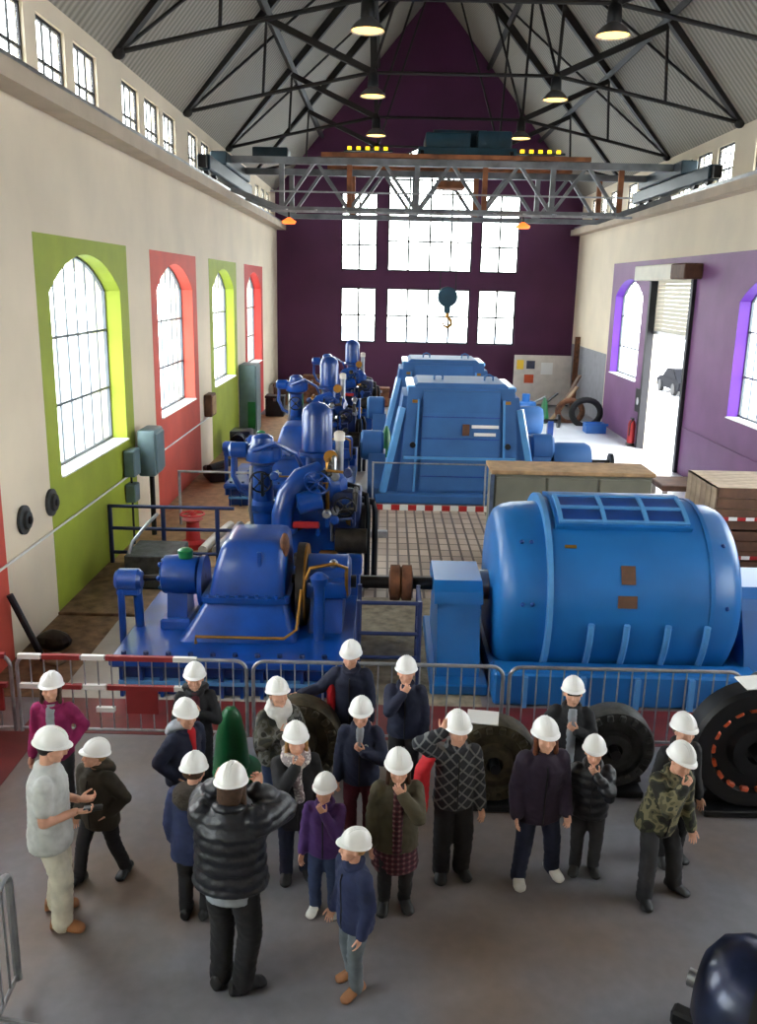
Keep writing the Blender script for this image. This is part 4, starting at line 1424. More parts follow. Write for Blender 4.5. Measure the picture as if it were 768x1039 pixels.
MB().box((2.16, 5.06, 0.07), (0.2, 0.12, 0.12), Matrix.Rotation(-0.61, 3, 'Z'), 0.02).build('terminal_box', 'black_metal', mo)

# ================================================================== CABINETS, CRATES AND CLUTTER
cb = thing('control_cabinet', (3.3, 15.7, 0), 'long grey control cabinet with wooden top behind round generator', 'cabinet')
MB().b2(1.95, 4.75, 15.4, 16.25, 0.0, 1.72, 0.015).build('body', 'cabinet_grey', cb)
MB().b2(1.9, 4.8, 15.34, 16.3, 1.72, 1.79, 0.012).build('top', 'wood', cb)
MB().b2(1.88, 1.95, 15.32, 15.4, 0.0, 1.72).build('corner_post', 'steel', cb, smooth=0)
for k in range(3):
    x = 1.99 + k * 0.92
    d = MB().b2(x, x + 0.88, 15.37, 15.4, 0.1, 1.66, 0.008).build('door', 'cabinet_grey', cb)
    MB().b2(x + 0.78, x + 0.81, 15.33, 15.37, 0.85, 1.05).build('handle', 'black_metal', d, smooth=0)

e = thing('switch_box', (-4.5, 16.9, 0), 'grey green switch box on post between green and coral bays', 'switch box')
MB().b2(-4.72, -4.38, 16.65, 17.35, 1.25, 2.15, 0.05).build('enclosure', 'box_grey', e)
MB().b2(-4.38, -4.35, 16.7, 17.3, 1.32, 2.08, 0.02).build('lid', 'box_grey', e)
MB().cyl((-4.55, 17.0, 0), (-4.55, 17.0, 1.26), 0.05).build('post', 'black_metal', e)
MB().b2(-4.84, -4.72, 16.8, 17.2, 1.6, 1.75).build('bracket', 'black_metal', e, smooth=0)
e = thing('meter_box', (-4.75, 16.3, 1.3), 'small grey meter box on the wall left of the switch box', 'meter box')
MB().b2(-4.83, -4.62, 16.1, 16.5, 1.35, 1.85, 0.02).build('enclosure', 'box_grey', e)
MB().cyl((-4.75, 16.3, 0.0), (-4.75, 16.3, 1.36), 0.02).build('conduit', 'iron_dark', e)
MB().b2(-4.84, -4.64, 16.15, 16.45, 0.85, 1.2, 0.02).build('lower_box', 'box_grey', e)
for y, l in ((11.5, 'black round pipe cap on cream wall beside coral strip'), (12.5, 'grey round pipe cap at edge of near green bay')):
    e = thing('pipe_cap', (XL, y, 1.6), l, 'pipe cap', 'wall pipe caps')
    MB().lathe([(0, 0.2), (0.04, 0.2), (0.05, 0.13), (0.09, 0.12), (0.1, 0.001)], (XL + 0.004, y, 1.75), (1, 0, 0), 20).build('cap_flange', 'dark_grey_iron', e)
    MB().lathe([(0, 0.06), (0.12, 0.06), (0.13, 0.03)], (XL + 0.004, y, 1.75), (1, 0, 0), 12).build('plug', 'black_metal', e)
e = thing('meter_box', (XL, 23.9, 1.5), 'brown wooden meter box on wall between coral and far green bays', 'meter box')
MB().b2(XL + 0.015, XL + 0.22, 23.6, 24.2, 1.4, 2.0, 0.02).build('enclosure', 'wood_dark', e)
MB().b2(XL + 0.22, XL + 0.24, 23.66, 24.14, 1.46, 1.94).build('lid', 'wood', e, smooth=0)
e = thing('tall_locker', (-4.6, 30.2, 0), 'tall grey green steel locker between far green and red bays', 'locker')
MB().b2(XL + 0.01, -4.3, 29.3, 30.4, 0.0, 2.3, 0.02).build('body', 'box_grey', e)
MB().b2(-4.3, -4.27, 29.35, 30.35, 0.1, 2.25).build('door', 'box_grey', e, smooth=0)
MB().b2(-4.55, -4.3, 29.26, 29.3, 0.2, 1.1).build('side_panel', 'green_paint', e, smooth=0)
e = thing('concrete_plinth', (-3.9, 14.2, 0), 'grey concrete plinth block in front of dark blue rail', 'plinth')
MB().b2(-4.15, -3.3, 13.6, 14.5, 0.05, 0.62, 0.02).build('block', 'dark_grey_iron', e)
MB().tube([(-4.1, 13.7, 0.62), (-4.05, 13.8, 0.8), (-3.9, 14.2, 1.0), (-3.85, 14.6, 1.05)], 0.03).build('pipe', 'galvanised', e)
e = MB()
e.tube([(-4.78, 10.75, 0.95), (-4.45, 10.85, 0.02)], 0.045)
tag(e.build('steel_bar', 'iron_dark'), 'black steel bar leaning on wall by coral strip', 'bar')
for (x, y, s, l) in ((-4.45, 11.25, 0.2, 'dark lump of scrap iron on the earth floor by wall'), (-4.25, 10.75, 0.12, 'pale stone on the earth floor by black bar')):
    mb = MB().ball((x, y, s * 0.62), s, 12, (1.2, 0.9, 0.7))
    mb.v = [tuple(Vector(v) + Vector(mnoise.noise_vector(Vector(v) * 5)) * 0.03) for v in mb.v]
    tag(mb.build('scrap_lump', 'grease' if s > 0.15 else 'stone', smooth=0.4), l, 'scrap')
mb = MB()
mb.box((-4.3, 22.2, 0.17), (0.5, 0.9, 0.3), 0.4, 0.06)
mb.cyl((-4.4, 21.9, 0.35), (-4.0, 22.5, 0.4), 0.1)
tag(mb.build('tool_box', 'iron_dark'), 'dark tool box on the boarded aisle below meter box', 'tool box')
mb = MB()
mb.b2(-4.5, -3.9, 25.4, 26.1, 0.004, 0.75, 0.05)
mb.lathe([(0, 0.2), (0.4, 0.2)], (-4.2, 25.4, 0.5), (0, -1, 0), 16)
tag(mb.build('air_compressor', 'blue_black'), 'dark blue compressor on aisle below far green bay', 'compressor')
e = thing('valve_wheel_stand', (-2.9, 16.3, 0), 'low white floor valve with red wheel behind guard rail', 'valve')
MB().lathe([(0, 0.25), (0.1, 0.25), (0.15, 0.14), (0.5, 0.12), (0.55, 0.2)], (-3.6, 16.2, 0.004), (0, 0, 1), 18).build('body', 'red_paint', e)
handwheel(e, (-3.6, 16.2, 0.65), 0.22, (0, 0, 1), 'red_paint')
for k in range(4):
    MB().tube([(-3.3 + k * 0.25, 15.6, 0.12), (-3.2 + k * 0.25, 16.4, 0.16), (-3.1 + k * 0.2, 17.4, 0.12)], 0.09, 10).build('pipe', 'panel_white' if k % 2 == 0 else 'steel', e)

# timber crates near the door wall
for k, (z0, z1, l) in enumerate(((0.15, 0.88, 'lower timber crate of the stack beside purple wall'), (0.90, 1.65, 'upper timber crate of the stack beside purple wall'))):
    c = thing('timber_crate', (6.4, 15.7, z0), l, 'crate', 'stacked timber crates')
    MB().b2(5.78, 7.1, 15.02, 16.48, z0 + 0.02, z1 - 0.03).build('inner_box', 'wood_dark' if k == 0 else 'pale_wood', c, smooth=0)
    for i in range(6):
        y = 15.0 + i * 0.25
        MB().b2(5.75, 5.78, y + 0.01, y + 0.24, z0, z1).build('plank', 'pale_wood', c, smooth=0)
    for i in range(4):
        zz = z0 + (z1 - z0) * i / 4
        MB().b2(5.78, 7.12, 14.98, 15.02, zz + 0.01, zz + (z1 - z0) / 4 - 0.01).build('plank', 'wood_dark', c, smooth=0)
    if k == 1:
        for i in range(6):
            y = 15.0 + i * 0.25
            MB().b2(5.75, 7.12, y + 0.01, y + 0.235, z1 - 0.03, z1).build('plank', 'pale_wood', c, smooth=0)
p = thing('wooden_pallet', (6.4, 15.7, 0), 'wooden pallet under the timber crates', 'pallet')
for x in (5.85, 6.43, 7.0):
    MB().b2(x - 0.06, x + 0.06, 15.02, 16.48, 0.004, 0.12).build('bearer', 'wood_dark', p, smooth=0)
for i in range(6):
    MB().b2(5.76, 7.1, 15.02 + i * 0.25, 15.2 + i * 0.25, 0.12, 0.145).build('deck_board', 'wood', p, smooth=0)
tp = thing('hazard_tape', (6.4, 14.9, 0.4), 'red and white hazard tape wrapped across the timber crates', 'hazard tape')
for zz in (0.4, 1.1):
    for i in range(10):
        MB().b2(5.7 + i * 0.15, 5.85 + i * 0.15, 14.955, 14.97, zz - 0.03, zz + 0.03).build('tape_segment', 'red_paint' if i % 2 else 'white_paint', tp, smooth=0)
e = thing('floor_valve', (6.05, 17.0, 0), 'green cast valve on stand in front of the low bench', 'valve')
MB().lathe([(0, 0.22), (0.06, 0.22), (0.1, 0.1), (0.5, 0.09), (0.56, 0.2), (0.7, 0.24), (0.85, 0.2), (0.92, 0.1), (1.3, 0.07), (1.34, 0.12), (1.4, 0.05)], (6.05, 17.0, 0.004), (0, 0, 1), 18).build('body', 'green_paint', e)
MB().lathe([(-0.34, 0.16), (-0.28, 0.16), (-0.26, 0.1), (0.26, 0.1), (0.28, 0.16), (0.34, 0.16)], (6.05, 17.0, 0.75), (1, 0.3, 0), 16).build('flange_pipe', 'green_paint', e)
b = thing('low_bench', (6.95, 20.6, 0), 'low bench with brown top near the roller door', 'bench')
MB().b2(6.45, 7.5, 20.1, 21.2, 0.42, 0.56, 0.02).build('top', 'wood_dark', b)
for x in (6.55, 7.4):
    for y in (20.2, 21.1):
        MB().b2(x - 0.05, x + 0.05, y - 0.05, y + 0.05, 0.004, 0.42).build('leg', 'panel_white', b, smooth=0)

# far corner beyond the roller door
e = thing('notice_panel', (6.7, 38.6, 0), 'cream display panel with coloured notices before end wall', 'display panel')
MB().b2(5.5, 7.95, 38.55, 38.65, 0.05, 2.15).build('board', 'panel_white', e, smooth=0)
for x, z, w, h, m in ((5.75, 1.75, 0.3, 0.4, 'yellow'), (6.2, 1.75, 0.36, 0.34, 'blue_black'), (6.15, 1.15, 0.4, 0.36, 'orange_paint'), (6.9, 1.6, 0.5, 0.5, 'paper')):
    MB().b2(x - w / 2, x + w / 2, 38.53, 38.55, z - h / 2, z + h / 2).build('notice', m, e, smooth=0)
for x in (5.6, 7.85):
    MB().b2(x - 0.04, x + 0.04, 38.5, 38.8, 0, 0.06).build('foot', 'iron_dark', e, smooth=0)
mb = MB().bar((7.95, 37.8, 0.0), (8.0, 37.9, 3.0), 0.22, 0.08)
tag(mb.build('timber_plank', 'rust', smooth=0), 'tall rusty brown plank standing in the far corner', 'plank')
for k, (x, y, L, a, m, l) in enumerate(((7.6, 34.8, 1.9, 0.5, 'wood_dark', 'dark board leaning at the wall beyond far violet window'), (7.4, 34.2, 1.6, 0.65, 'wood', 'light board leaning in the clutter beyond far violet window'),
                                        (6.9, 35.4, 1.4, 0.9, 'iron_dark', 'black bar slanting in the far corner clutter'), (6.5, 35.8, 1.5, 1.1, 'galvanised', 'pale metal strip slanting in the far corner clutter'))):
    mb = MB().bar((x - math.sin(a) * L, y, 0.02), (x, y + 0.3, math.cos(a) * L), 0.2 if k < 2 else 0.1, 0.06)
    tag(mb.build('leaning_board', m, smooth=0), l, 'board')
for k, (x, y, r, m, l) in enumerate(((7.45, 32.9, 0.48, 'rubber', 'black wheel tyre leaning below far violet window'), (7.0, 33.6, 0.42, 'rust', 'rusty wheel rim behind the black tyre'))):
    c = Vector((x, y, r + 0.01))
    mb = MB()
    mb.tube([c + Vector((0.35 * math.cos(a) * r, math.cos(a) * r * -0.0, math.sin(a) * r)) + Vector((math.cos(a) * r * 0.75, 0, 0)) for a in [2 * PI * i / 24 for i in range(24)]], 0.11, 8, closed=True)
    tag(mb.build('wheel_tyre', m), l, 'tyre')
cr_ = thing('plastic_crate', (7.45, 31.4, 0), 'blue plastic crate on the floor below far violet window', 'crate')
q = MB()
q.b2(7.1, 7.8, 31.1, 31.7, 0.004, 0.05)
for a, b, c, d in ((7.1, 7.14, 31.1, 31.7), (7.76, 7.8, 31.1, 31.7), (7.14, 7.76, 31.1, 31.14), (7.14, 7.76, 31.66, 31.7)):
    q.b2(a, b, c, d, 0.05, 0.34)
q.build('body', 'blue_plastic', cr_, smooth=0)
MB().b2(7.05, 7.85, 31.05, 31.1, 0.28, 0.36).build('rim', 'blue_plastic', cr_, smooth=0)
fe = thing('fire_extinguisher', (8.05, 28.75, 0), 'red fire extinguisher by the roller door jamb', 'extinguisher')
MB().lathe([(0, 0.1), (0.02, 0.12), (0.62, 0.12), (0.72, 0.09), (0.76, 0.04)], (8.02, 28.72, 0.1), (0, 0, 1), 16).build('cylinder', 'red_paint', fe)
MB().b2(7.98, 8.06, 28.6, 28.82, 0.86, 0.92, 0.01).build('valve_handle', 'black_metal', fe)
MB().tube([(8.02, 28.62, 0.88), (7.93, 28.58, 0.75), (7.92, 28.6, 0.35)], 0.02).build('hose', 'rubber', fe)
MB().b2(7.9, 8.14, 28.62, 28.84, 0.004, 0.1).build('stand', 'black_metal', fe, smooth=0)
sg = thing('safety_sign', (8.19, 28.85, 1.2), 'black sign with white spot above the fire extinguisher', 'sign')
MB().b2(8.17, 8.195, 28.55, 29.15, 1.1, 1.85).build('plate', 'black_metal', sg, smooth=0)
MB().lathe([(0, 0.12), (0.01, 0.12)], (8.17, 28.85, 1.45), (-1, 0, 0), 14).build('symbol', 'paper', sg)
for (x, y, m, l, h) in ((6.0, 33.5, 'green_paint', 'green pointed post standing right of the far generator', 0.95), (0.05, 26.0, 'green_paint', 'small green post between far governor and far generator', 0.9)):
    mb = MB().lathe([(0, 0.25), (0.06, 0.25), (0.1, 0.2), (h * 0.8, 0.11), (h, 0.04)], (x, y, 0.0), (0, 0, 1), 16)
    tag(mb.build('marker_post', m), l, 'post')
mb = MB().box((5.4, 34.2, 0.36), (0.7, 0.5, 0.7), 0.2, 0.06)
mb.cyl((5.4, 34.2, 0.7), (5.4, 34.2, 1.0), 0.15)
tag(mb.build('pump_motor', 'blue_plastic'), 'bright blue pump beside the green pointed post', 'pump')

# stores along the end wall
sh = [(-4.2, 37.2, 0.9, 0.9, 'wood_dark', 'dark timber chest in the corner under red bay'), (-3.1, 37.8, 0.8, 1.2, 'rust', 'rusty iron tank against the purple end wall'),
      (-2.1, 37.4, 0.7, 0.7, 'cabinet_grey', 'grey steel chest against the purple end wall'), (-1.2, 37.9, 0.9, 1.1, 'wood', 'plain wooden chest against the purple end wall'),
      (-0.2, 37.3, 0.7, 0.8, 'rust', 'low rusty chest beside the far generator'), (-4.2, 33.8, 0.7, 0.8, 'iron_dark', 'black iron chest below the red bay')]
for x, y, w, h, m, l in sh:
    t = thing('storage_chest', (x, y, 0), l, 'chest', 'stores near the end wall')
    MB().box((x, y, h * 0.42 + 0.004), (w, w * 0.8, h * 0.84), None, 0.02).build('body', m, t)
    MB().box((x, y, h * 0.92), (w * 1.05, w * 0.85, h * 0.14), None, 0.02).build('lid', m, t)
    MB().box((x, y - w * 0.42, h * 0.8), (0.1, 0.03, 0.1)).build('clasp', 'steel', t, smooth=0)
mb = MB().lathe([(0, 0.28), (0.1, 0.3), (0.3, 0.31), (0.6, 0.31), (0.8, 0.3), (0.9, 0.28)], (-3.6, 35.5, 0.0), (0, 0, 1), 20)
tag(mb.build('oil_drum', 'green_paint'), 'green oil drum on the boards near red bay', 'drum')
mb = MB()
mb.b2(-0.9, 0.1, 17.1, 17.25, 0.004, 0.14, 0.01)
tag(mb.build('steel_channel', 'galvanised', smooth=0), 'short grey steel channel on the tiled floor edge', 'steel section')


# ================================================================== PEOPLE
REMESH = []          # (object, voxel, extra meshes to append)


def remesh_all():
    """grow every queued rough figure into one continuous skin"""
    mods = []
    for o, vox, extra, sm in REMESH:
        m = o.modifiers.new('skin', 'REMESH')
        m.mode = 'VOXEL'
        m.voxel_size = vox
        s = o.modifiers.new('soft', 'SMOOTH')
        s.factor = 0.5
        s.iterations = sm
    dg = bpy.context.evaluated_depsgraph_get()
    dg.update()
    new = []
    for o, vox, extra, sm in REMESH:
        new.append(bpy.data.meshes.new_from_object(o.evaluated_get(dg)))
    for (o, vox, extra, sm), me in zip(REMESH, new):
        o.modifiers.clear()
        mats = [m for m in o.data.materials]
        old = o.data
        if extra:
            bm = bmesh.new()
            bm.from_mesh(me)
            for f in bm.faces:
                f.material_index = 0
            for em, M in extra:
                k0 = len(bm.verts)
                bm.from_mesh(em)
                bm.verts.ensure_lookup_table()
                flip = M.determinant() < 0
                nv = bm.verts[k0:]
                for v in nv:
                    v.co = M @ v.co
                if flip:
                    ks = set(nv)
                    bmesh.ops.reverse_faces(bm, faces=[f for f in bm.faces if f.verts[0] in ks])
            bm.to_mesh(me)
            bm.free()
        if not extra and 'hair' not in old.name:
            nv = len(me.vertices)
            co = np.empty(nv * 3)
            no = np.empty(nv * 3)
            me.vertices.foreach_get('co', co)
            me.vertices.foreach_get('normal', no)
            co = co.reshape(-1, 3)
            no = no.reshape(-1, 3)
            off = len(old.name) * 1.7 + o.parent.location.x * 5
            d = np.array([mnoise.noise(Vector((p[0] * 13 + off, p[1] * 13, p[2] * 19 + p[0] * 6))) for p in co])
            ridge = (0.35 - np.abs(d)) * 2.0
            if mats and mats[0].name == 'black_puffer':
                ridge = ridge * 0.5 + (np.abs(np.sin(co[:, 2] * PI / 0.085 + d * 0.6)) - 0.5) * 2.4
            me.vertices.foreach_set('co', (co + no * (ridge * 0.006)[:, None]).ravel())
        me.name = old.name
        me.materials.clear()
        for m in mats:
            me.materials.append(m)
        me.shade_smooth()
        o.data = me
    REMESH.clear()


def template(mb, vox, sm):
    me = mb.mesh('template', 0)
    o = bpy.data.objects.new('template', me)
    COL.objects.link(o)
    m = o.modifiers.new('r', 'REMESH')
    m.mode = 'VOXEL'
    m.voxel_size = vox
    s = o.modifiers.new('s', 'SMOOTH')
    s.iterations = sm
    dg = bpy.context.evaluated_depsgraph_get()
    out = bpy.data.meshes.new_from_object(o.evaluated_get(dg))
    bpy.data.objects.remove(o)
    return out


def head_template():
    """head one unit tall, chin at z=0, face towards +y"""
    mb = MB()
    mb.ball((0, -0.05, 0.62), 0.38, 24, (0.93, 1.16, 1.0))
    mb.loft([((0, 0.17, 0.02), (0.12, 0, 0), (0, 0.10, 0)), ((0, 0.13, 0.1), (0.22, 0, 0), (0, 0.2, 0.02)), ((0, 0.1, 0.25), (0.28, 0, 0), (0, 0.26, 0)), ((0, 0.08, 0.45), (0.31, 0, 0), (0, 0.3, 0)), ((0, 0.04, 0.6), (0.32, 0, 0), (0, 0.32, 0))], 20)
    mb.capsule((0, 0.40, 0.5), 0.035, (0, 0.47, 0.33), 0.055, 10)          # nose
    mb.capsule((-0.05, 0.42, 0.315), 0.035, (0.05, 0.42, 0.315), 0.035, 8)
    for s in (-1, 1):
        mb.capsule((s * 0.06, 0.36, 0.57), 0.045, (s * 0.22, 0.30, 0.57), 0.04, 8)   # brow
        mb.ball((s * 0.19, 0.24, 0.36), 0.11, 12)                                   # cheek
        mb.ball((s * 0.36, -0.02, 0.44), 0.1, 12, (0.35, 0.7, 1.2))                  # ear
    mb.capsule((-0.08, 0.36, 0.2), 0.035, (0.08, 0.36, 0.2), 0.035, 8)              # lips
    mb.ball((0, 0.27, 0.06), 0.08, 12)
    me = template(mb, 0.035, 3)
    # eyes and lips get their own colour
    for p in me.polygons:
        c = p.center
        p.material_index = 0
        if c.y > 0.2 and 0.455 < c.z < 0.515 and 0.08 < abs(c.x) < 0.2:
            p.material_index = 1
        elif c.y > 0.3 and 0.175 < c.z < 0.225 and abs(c.x) < 0.11:
            p.material_index = 2
    return me


def hand_template(curl):
    """hand one unit long along +y, palm facing -z, thumb towards +x"""
    mb = MB()
    mb.loft([((0, -0.08, 0), (0.15, 0, 0), (0, 0, 0.11)), ((0, 0.06, 0), (0.19, 0, 0), (0, 0, 0.11)), ((0, 0.3, 0), (0.235, 0, 0), (0, 0, 0.1)), ((0, 0.48, 0), (0.225, 0, 0), (0, 0, 0.085))], 14)
    for x, L, sp in ((0.165, 0.40, 0.06), (0.055, 0.46, 0.015), (-0.055, 0.43, -0.03), (-0.165, 0.34, -0.08)):
        p = Vector((x, 0.42, 0))
        a = 0.15
        r = 0.052
        for k, f in enumerate((0.42, 0.32, 0.26)):
            d = Vector((sp * 1.5, math.cos(a), -math.sin(a))).normalized()
            q = p + d * (L * f)
            mb.capsule(p, r, q, r * 0.92, 8)
            p, r = q, r * 0.92
            a += curl
    p = Vector((0.15, 0.1, -0.03))
    for d, L, r in (((0.75, 0.6, -0.25), 0.2, 0.075), ((0.5, 0.85, -0.3), 0.17, 0.06), ((0.25, 0.95, -0.35), 0.13, 0.052)):
        q = p + Vector(d).normalized() * L
        mb.capsule(p, r, q, r * 0.92, 8)
        p = q
    return template(mb, 0.032, 2)


HEAD = head_template()
HAND = {'relaxed': hand_template(0.35), 'curled': hand_template(0.85)}

mat('skin', (222, 168, 142), 0.55, var=0.05, scale=8)
mat('eye_dark', (58, 44, 40), 0.4, var=0.05)
mat('lips', (178, 98, 90), 0.5, var=0.05)
mat('helmet_white', (240, 240, 238), 0.35, var=0.02, coat=0.3)
HAIRC = {'brown': (70, 46, 30), 'dark': (30, 24, 22), 'fair': (176, 134, 82), 'auburn': (112, 58, 32)}
for k, c in HAIRC.items():
    mat('hair_' + k, c, 0.6, var=0.2, scale=30, bump=0.3, bscale=80)


def cloth(name, rgb, rough=0.85, bump=0.35, bscale=14, var=0.12):
    mat(name, rgb, rough, var=var, scale=7, bump=bump, bscale=bscale)
    return name


cloth('tee_grey', (192, 194, 192))
cloth('cream_cotton', (208, 202, 184))
cloth('tan_leather', (150, 98, 58), 0.6)
cloth('black_cloth', (30, 30, 34))
cloth('black_puffer', (24, 26, 34), 0.45, 0.7, 9)
cloth('navy', (30, 36, 60))
cloth('navy_blue', (32, 42, 78))
cloth('denim', (48, 62, 96))
cloth('grey_denim', (104, 112, 118))
cloth('charcoal', (48, 48, 52))
cloth('olive', (74, 68, 50))
cloth('dark_olive', (54, 48, 38))
cloth('magenta', (150, 30, 92))
cloth('purple_knit', (76, 44, 106))
cloth('dark_purple', (42, 30, 50))
cloth('red_cloth', (196, 28, 40))
cloth('white_scarf', (220, 218, 214))
cloth('burgundy', (84, 24, 38))
cloth('shirt_grey', (150, 156, 164))
cloth('fur_trim', (62, 54, 46), 0.95, 0.9, 60)
pattern_mat('camo_print', 'camo', [(46, 48, 38), (88, 86, 64), (122, 116, 88), (58, 60, 46), (34, 34, 30)], 9)
pattern_mat('camo_puffer', 'camo', [(44, 46, 42), (74, 72, 60), (104, 104, 100), (40, 40, 36)], 11)
pattern_mat('plaid_wool', 'plaid', [(54, 22, 34), (88, 40, 52), (120, 92, 92)], 7)
pattern_mat('diamond_knit', 'diamond', [(44, 48, 56), (98, 101, 106), (120, 122, 124)], 4.2)
pattern_mat('floral_scarf', 'camo', [(198, 192, 184), (150, 138, 140), (222, 220, 214)], 26)
cloth('black_shoe', (22, 22, 24), 0.5)
cloth('white_shoe', (214, 212, 206), 0.5)


def ik(a, b, l1, l2, pole):
    """middle joint of a two-bone chain from a to b bending towards pole"""
    d = b - a
    L = d.length
    if L > (l1 + l2) * 0.995:
        b = a + d * ((l1 + l2) * 0.995 / L)
        d = b - a
        L = d.length
    L = max(L, abs(l1 - l2) + 0.01)
    x = (l1 * l1 - l2 * l2 + L * L) / (2 * L)
    h = math.sqrt(max(0, l1 * l1 - x * x))
    u = d.normalized()
    pl = pole - u * pole.dot(u)
    pl = pl.normalized() if pl.length > 1e-5 else u.orthogonal().normalized()
    return a + u * x + pl * h, b


def limb(mb, pts, rs, n=12, ends=True):
    """tapered limb through joints, with round joints"""
    for (p, q, r0, r1) in zip(pts[:-1], pts[1:], rs[:-1], rs[1:]):
        mb.capsule(p, r0, q, r1, n)


def person(pos, face, h, label, top='black_cloth', legs='black_cloth', shoes='black_shoe', hair='brown', adult=False,
           lean=0.06, nod=0.2, turn=0.0, tilt=0.0, arms=('down', 'down'), feet=None, coat=0.44, sleeves=True, flare=1.0, skirt=None,
           extras=(), long_hair=False, bulk=1.0, hipshift=(0, 0), front=None):
    """standing figure. face: heading of the body in degrees (0 = away from camera, 180 = towards camera, 90 = to picture right)"""
    root = thing('person', (pos[0], pos[1], 0), label, 'person', 'visitors in white hard hats')
    if 120 < face < 250:
        nod -= 0.42
    hh = 0.232 if adult else 0.148 * h + 0.012          # head height
    body_h = h
    UP = Vector((0, 0, 1))
    hip = Vector((hipshift[0], hipshift[1], 0.50 * h))
    ls = Matrix.Rotation(-lean, 3, 'X') @ Matrix.Rotation(tilt, 3, 'Y')      # torso tilt: +lean bends forward (+y)
    sp = ls @ UP
    sx = ls @ Vector((1, 0, 0))
    sy = ls @ Vector((0, 1, 0))
    tl = 0.315 * h
    neck = hip + sp * tl
    sw = (0.108 if adult else 0.099) * h
    # ---- feet and legs
    if feet is None:
        feet = ((-0.06 * h, 0.0, 12), (0.06 * h, 0.02, -12))
    legj = []
    for s, ft in zip((-1, 1), feet):
        hj = hip + Vector((s * 0.052 * h, 0, -0.01 * h))
        an = Vector((ft[0], ft[1], 0.052 * h))
        fd = Matrix.Rotation(math.radians(ft[2]), 3, 'Z') @ Vector((0, 1, 0))
        dl = (an - hj).length
        kn, an2 = ik(hj, an, max(0.222 * h, dl * 0.507), max(0.220 * h, dl * 0.503), fd)
        legj.append((hj, kn, an, fd))
    # ---- arms
    armj = []
    ul, fl_ = 0.175 * h, 0.150 * h
    hl = 0.105 * h
    mouth = neck + sp * (0.035 * h) + sy * (0.10 * h)
    for s, a in zip((-1, 1), arms):
        S = hip + sp * (tl - 0.043 * h) + sx * (s * sw)
        style = 'relaxed'
        hd = None
        if a == 'down':
            T = S + Vector((s * 0.045 * h, 0.04 * h, -0.31 * h))
            pole = Vector((s * 0.3, -1, 0))
        elif a == 'mouth':
            T = mouth + sx * (s * 0.02 * h) + sy * (0.012 * h) - sp * (0.045 * h)
            pole = Vector((s * 0.8, 0.2, -1))
            style = 'curled'
            hd = (sp * 0.8 + sx * (-s * 0.5) + sy * 0.05).normalized()
        elif a == 'hat':
            T = neck + sp * (0.10 * h) + sx * (s * 0.085 * h) + sy * 0.02 * h
            pole = Vector((s, 0.3, -0.2))
            style = 'curled'
            hd = (sp * 1.0 + sx * (-s * 0.3)).normalized()
        elif a == 'camera':
            T = neck + sp * (0.03 * h) + sx * (s * 0.085 * h) + sy * 0.09 * h
            pole = Vector((s * 0.75, 0.25, -1.0))
            style = 'curled'
            hd = (sp * 0.4 + sx * (-s * 0.3) + sy * 0.8).normalized()
        elif a == 'front':
            T = hip + sp * (0.10 * h) + sx * (s * 0.05 * h) + sy * 0.125 * h
            pole = Vector((s * 0.5, -0.7, -1))
            style = 'curled'
            hd = sy
        elif a == 'chest':
            T = hip + sp * (0.2 * h) + sx * (s * 0.035 * h) + sy * 0.12 * h
            pole = Vector((s * 1.0, -0.3, -1))
            style = 'curled'
            hd = (sx * -s * 0.8 + sp * 0.5).normalized()
        elif a == 'pocket':
            T = hip + sx * (s * 0.10 * h) + sy * 0.03 * h + sp * 0.02 * h
            pole = Vector((s * 1.0, -0.8, 0))
        elif a == 'out':
            T = S + Vector((s * 0.24 * h, 0.08 * h, -0.14 * h))
            pole = Vector((s * 0.3, -0.6, -1))
        else:
            T = Vector(a[0]) * h
            pole = Vector(a[1])
            style = 'curled'
        E, W = ik(S, T, ul, fl_, pole)
        if hd is None:
            hd = (W - E).normalized()
        armj.append((S, E, W, hd, style, s))
    # ---- head frame
    hr = Matrix.Rotation(math.radians(turn), 3, 'Z') @ Matrix.Rotation(-lean - nod, 3, 'X') @ Matrix.Rotation(tilt, 3, 'Y')
    hup = hr @ UP
    hbase = neck + sp * (0.022 * h) + (hr @ Vector((0, 1, 0))) * (0.12 * hh)
    HM = Matrix.Translation(hbase) @ hr.to_4x4() @ Matrix.Scale(hh, 4)
    # ---- body: one continuous surface
    mb = MB()
    T = lambda z, rx, ry, dy=0.0: (hip + sp * (z * h) + sy * (dy * h), sx * (rx * h), sy * (ry * h))
    mb.loft([T(-0.06, 0.05, 0.05), T(-0.04, 0.085, 0.062), T(0.02, 0.09, 0.066), T(0.11, 0.074, 0.055), T(0.2, 0.088, 0.062), T(0.26, 0.082, 0.056), T(0.295, 0.058, 0.043), T(0.318, 0.032, 0.032)], 18)
    mb.capsule(neck - sp * 0.02 * h, 0.033 * h, hbase + hup * (0.3 * hh) - (hr @ Vector((0, 1, 0))) * (0.12 * hh), 0.033 * h)
    for (S, E, W, hd, st, s) in armj:
        limb(mb, [S, E, W], [0.034 * h, 0.026 * h, 0.019 * h])
    for (hj, kn, an, fd) in legj:
        limb(mb, [hj, kn, an], [0.052 * h, 0.036 * h, 0.024 * h])
        mb.capsule(an - Vector((0, 0, 0.025 * h)), 0.018 * h, an + fd * (0.06 * h) - Vector((0, 0, 0.036 * h)), 0.011 * h)
    extra = [(HEAD, HM)]
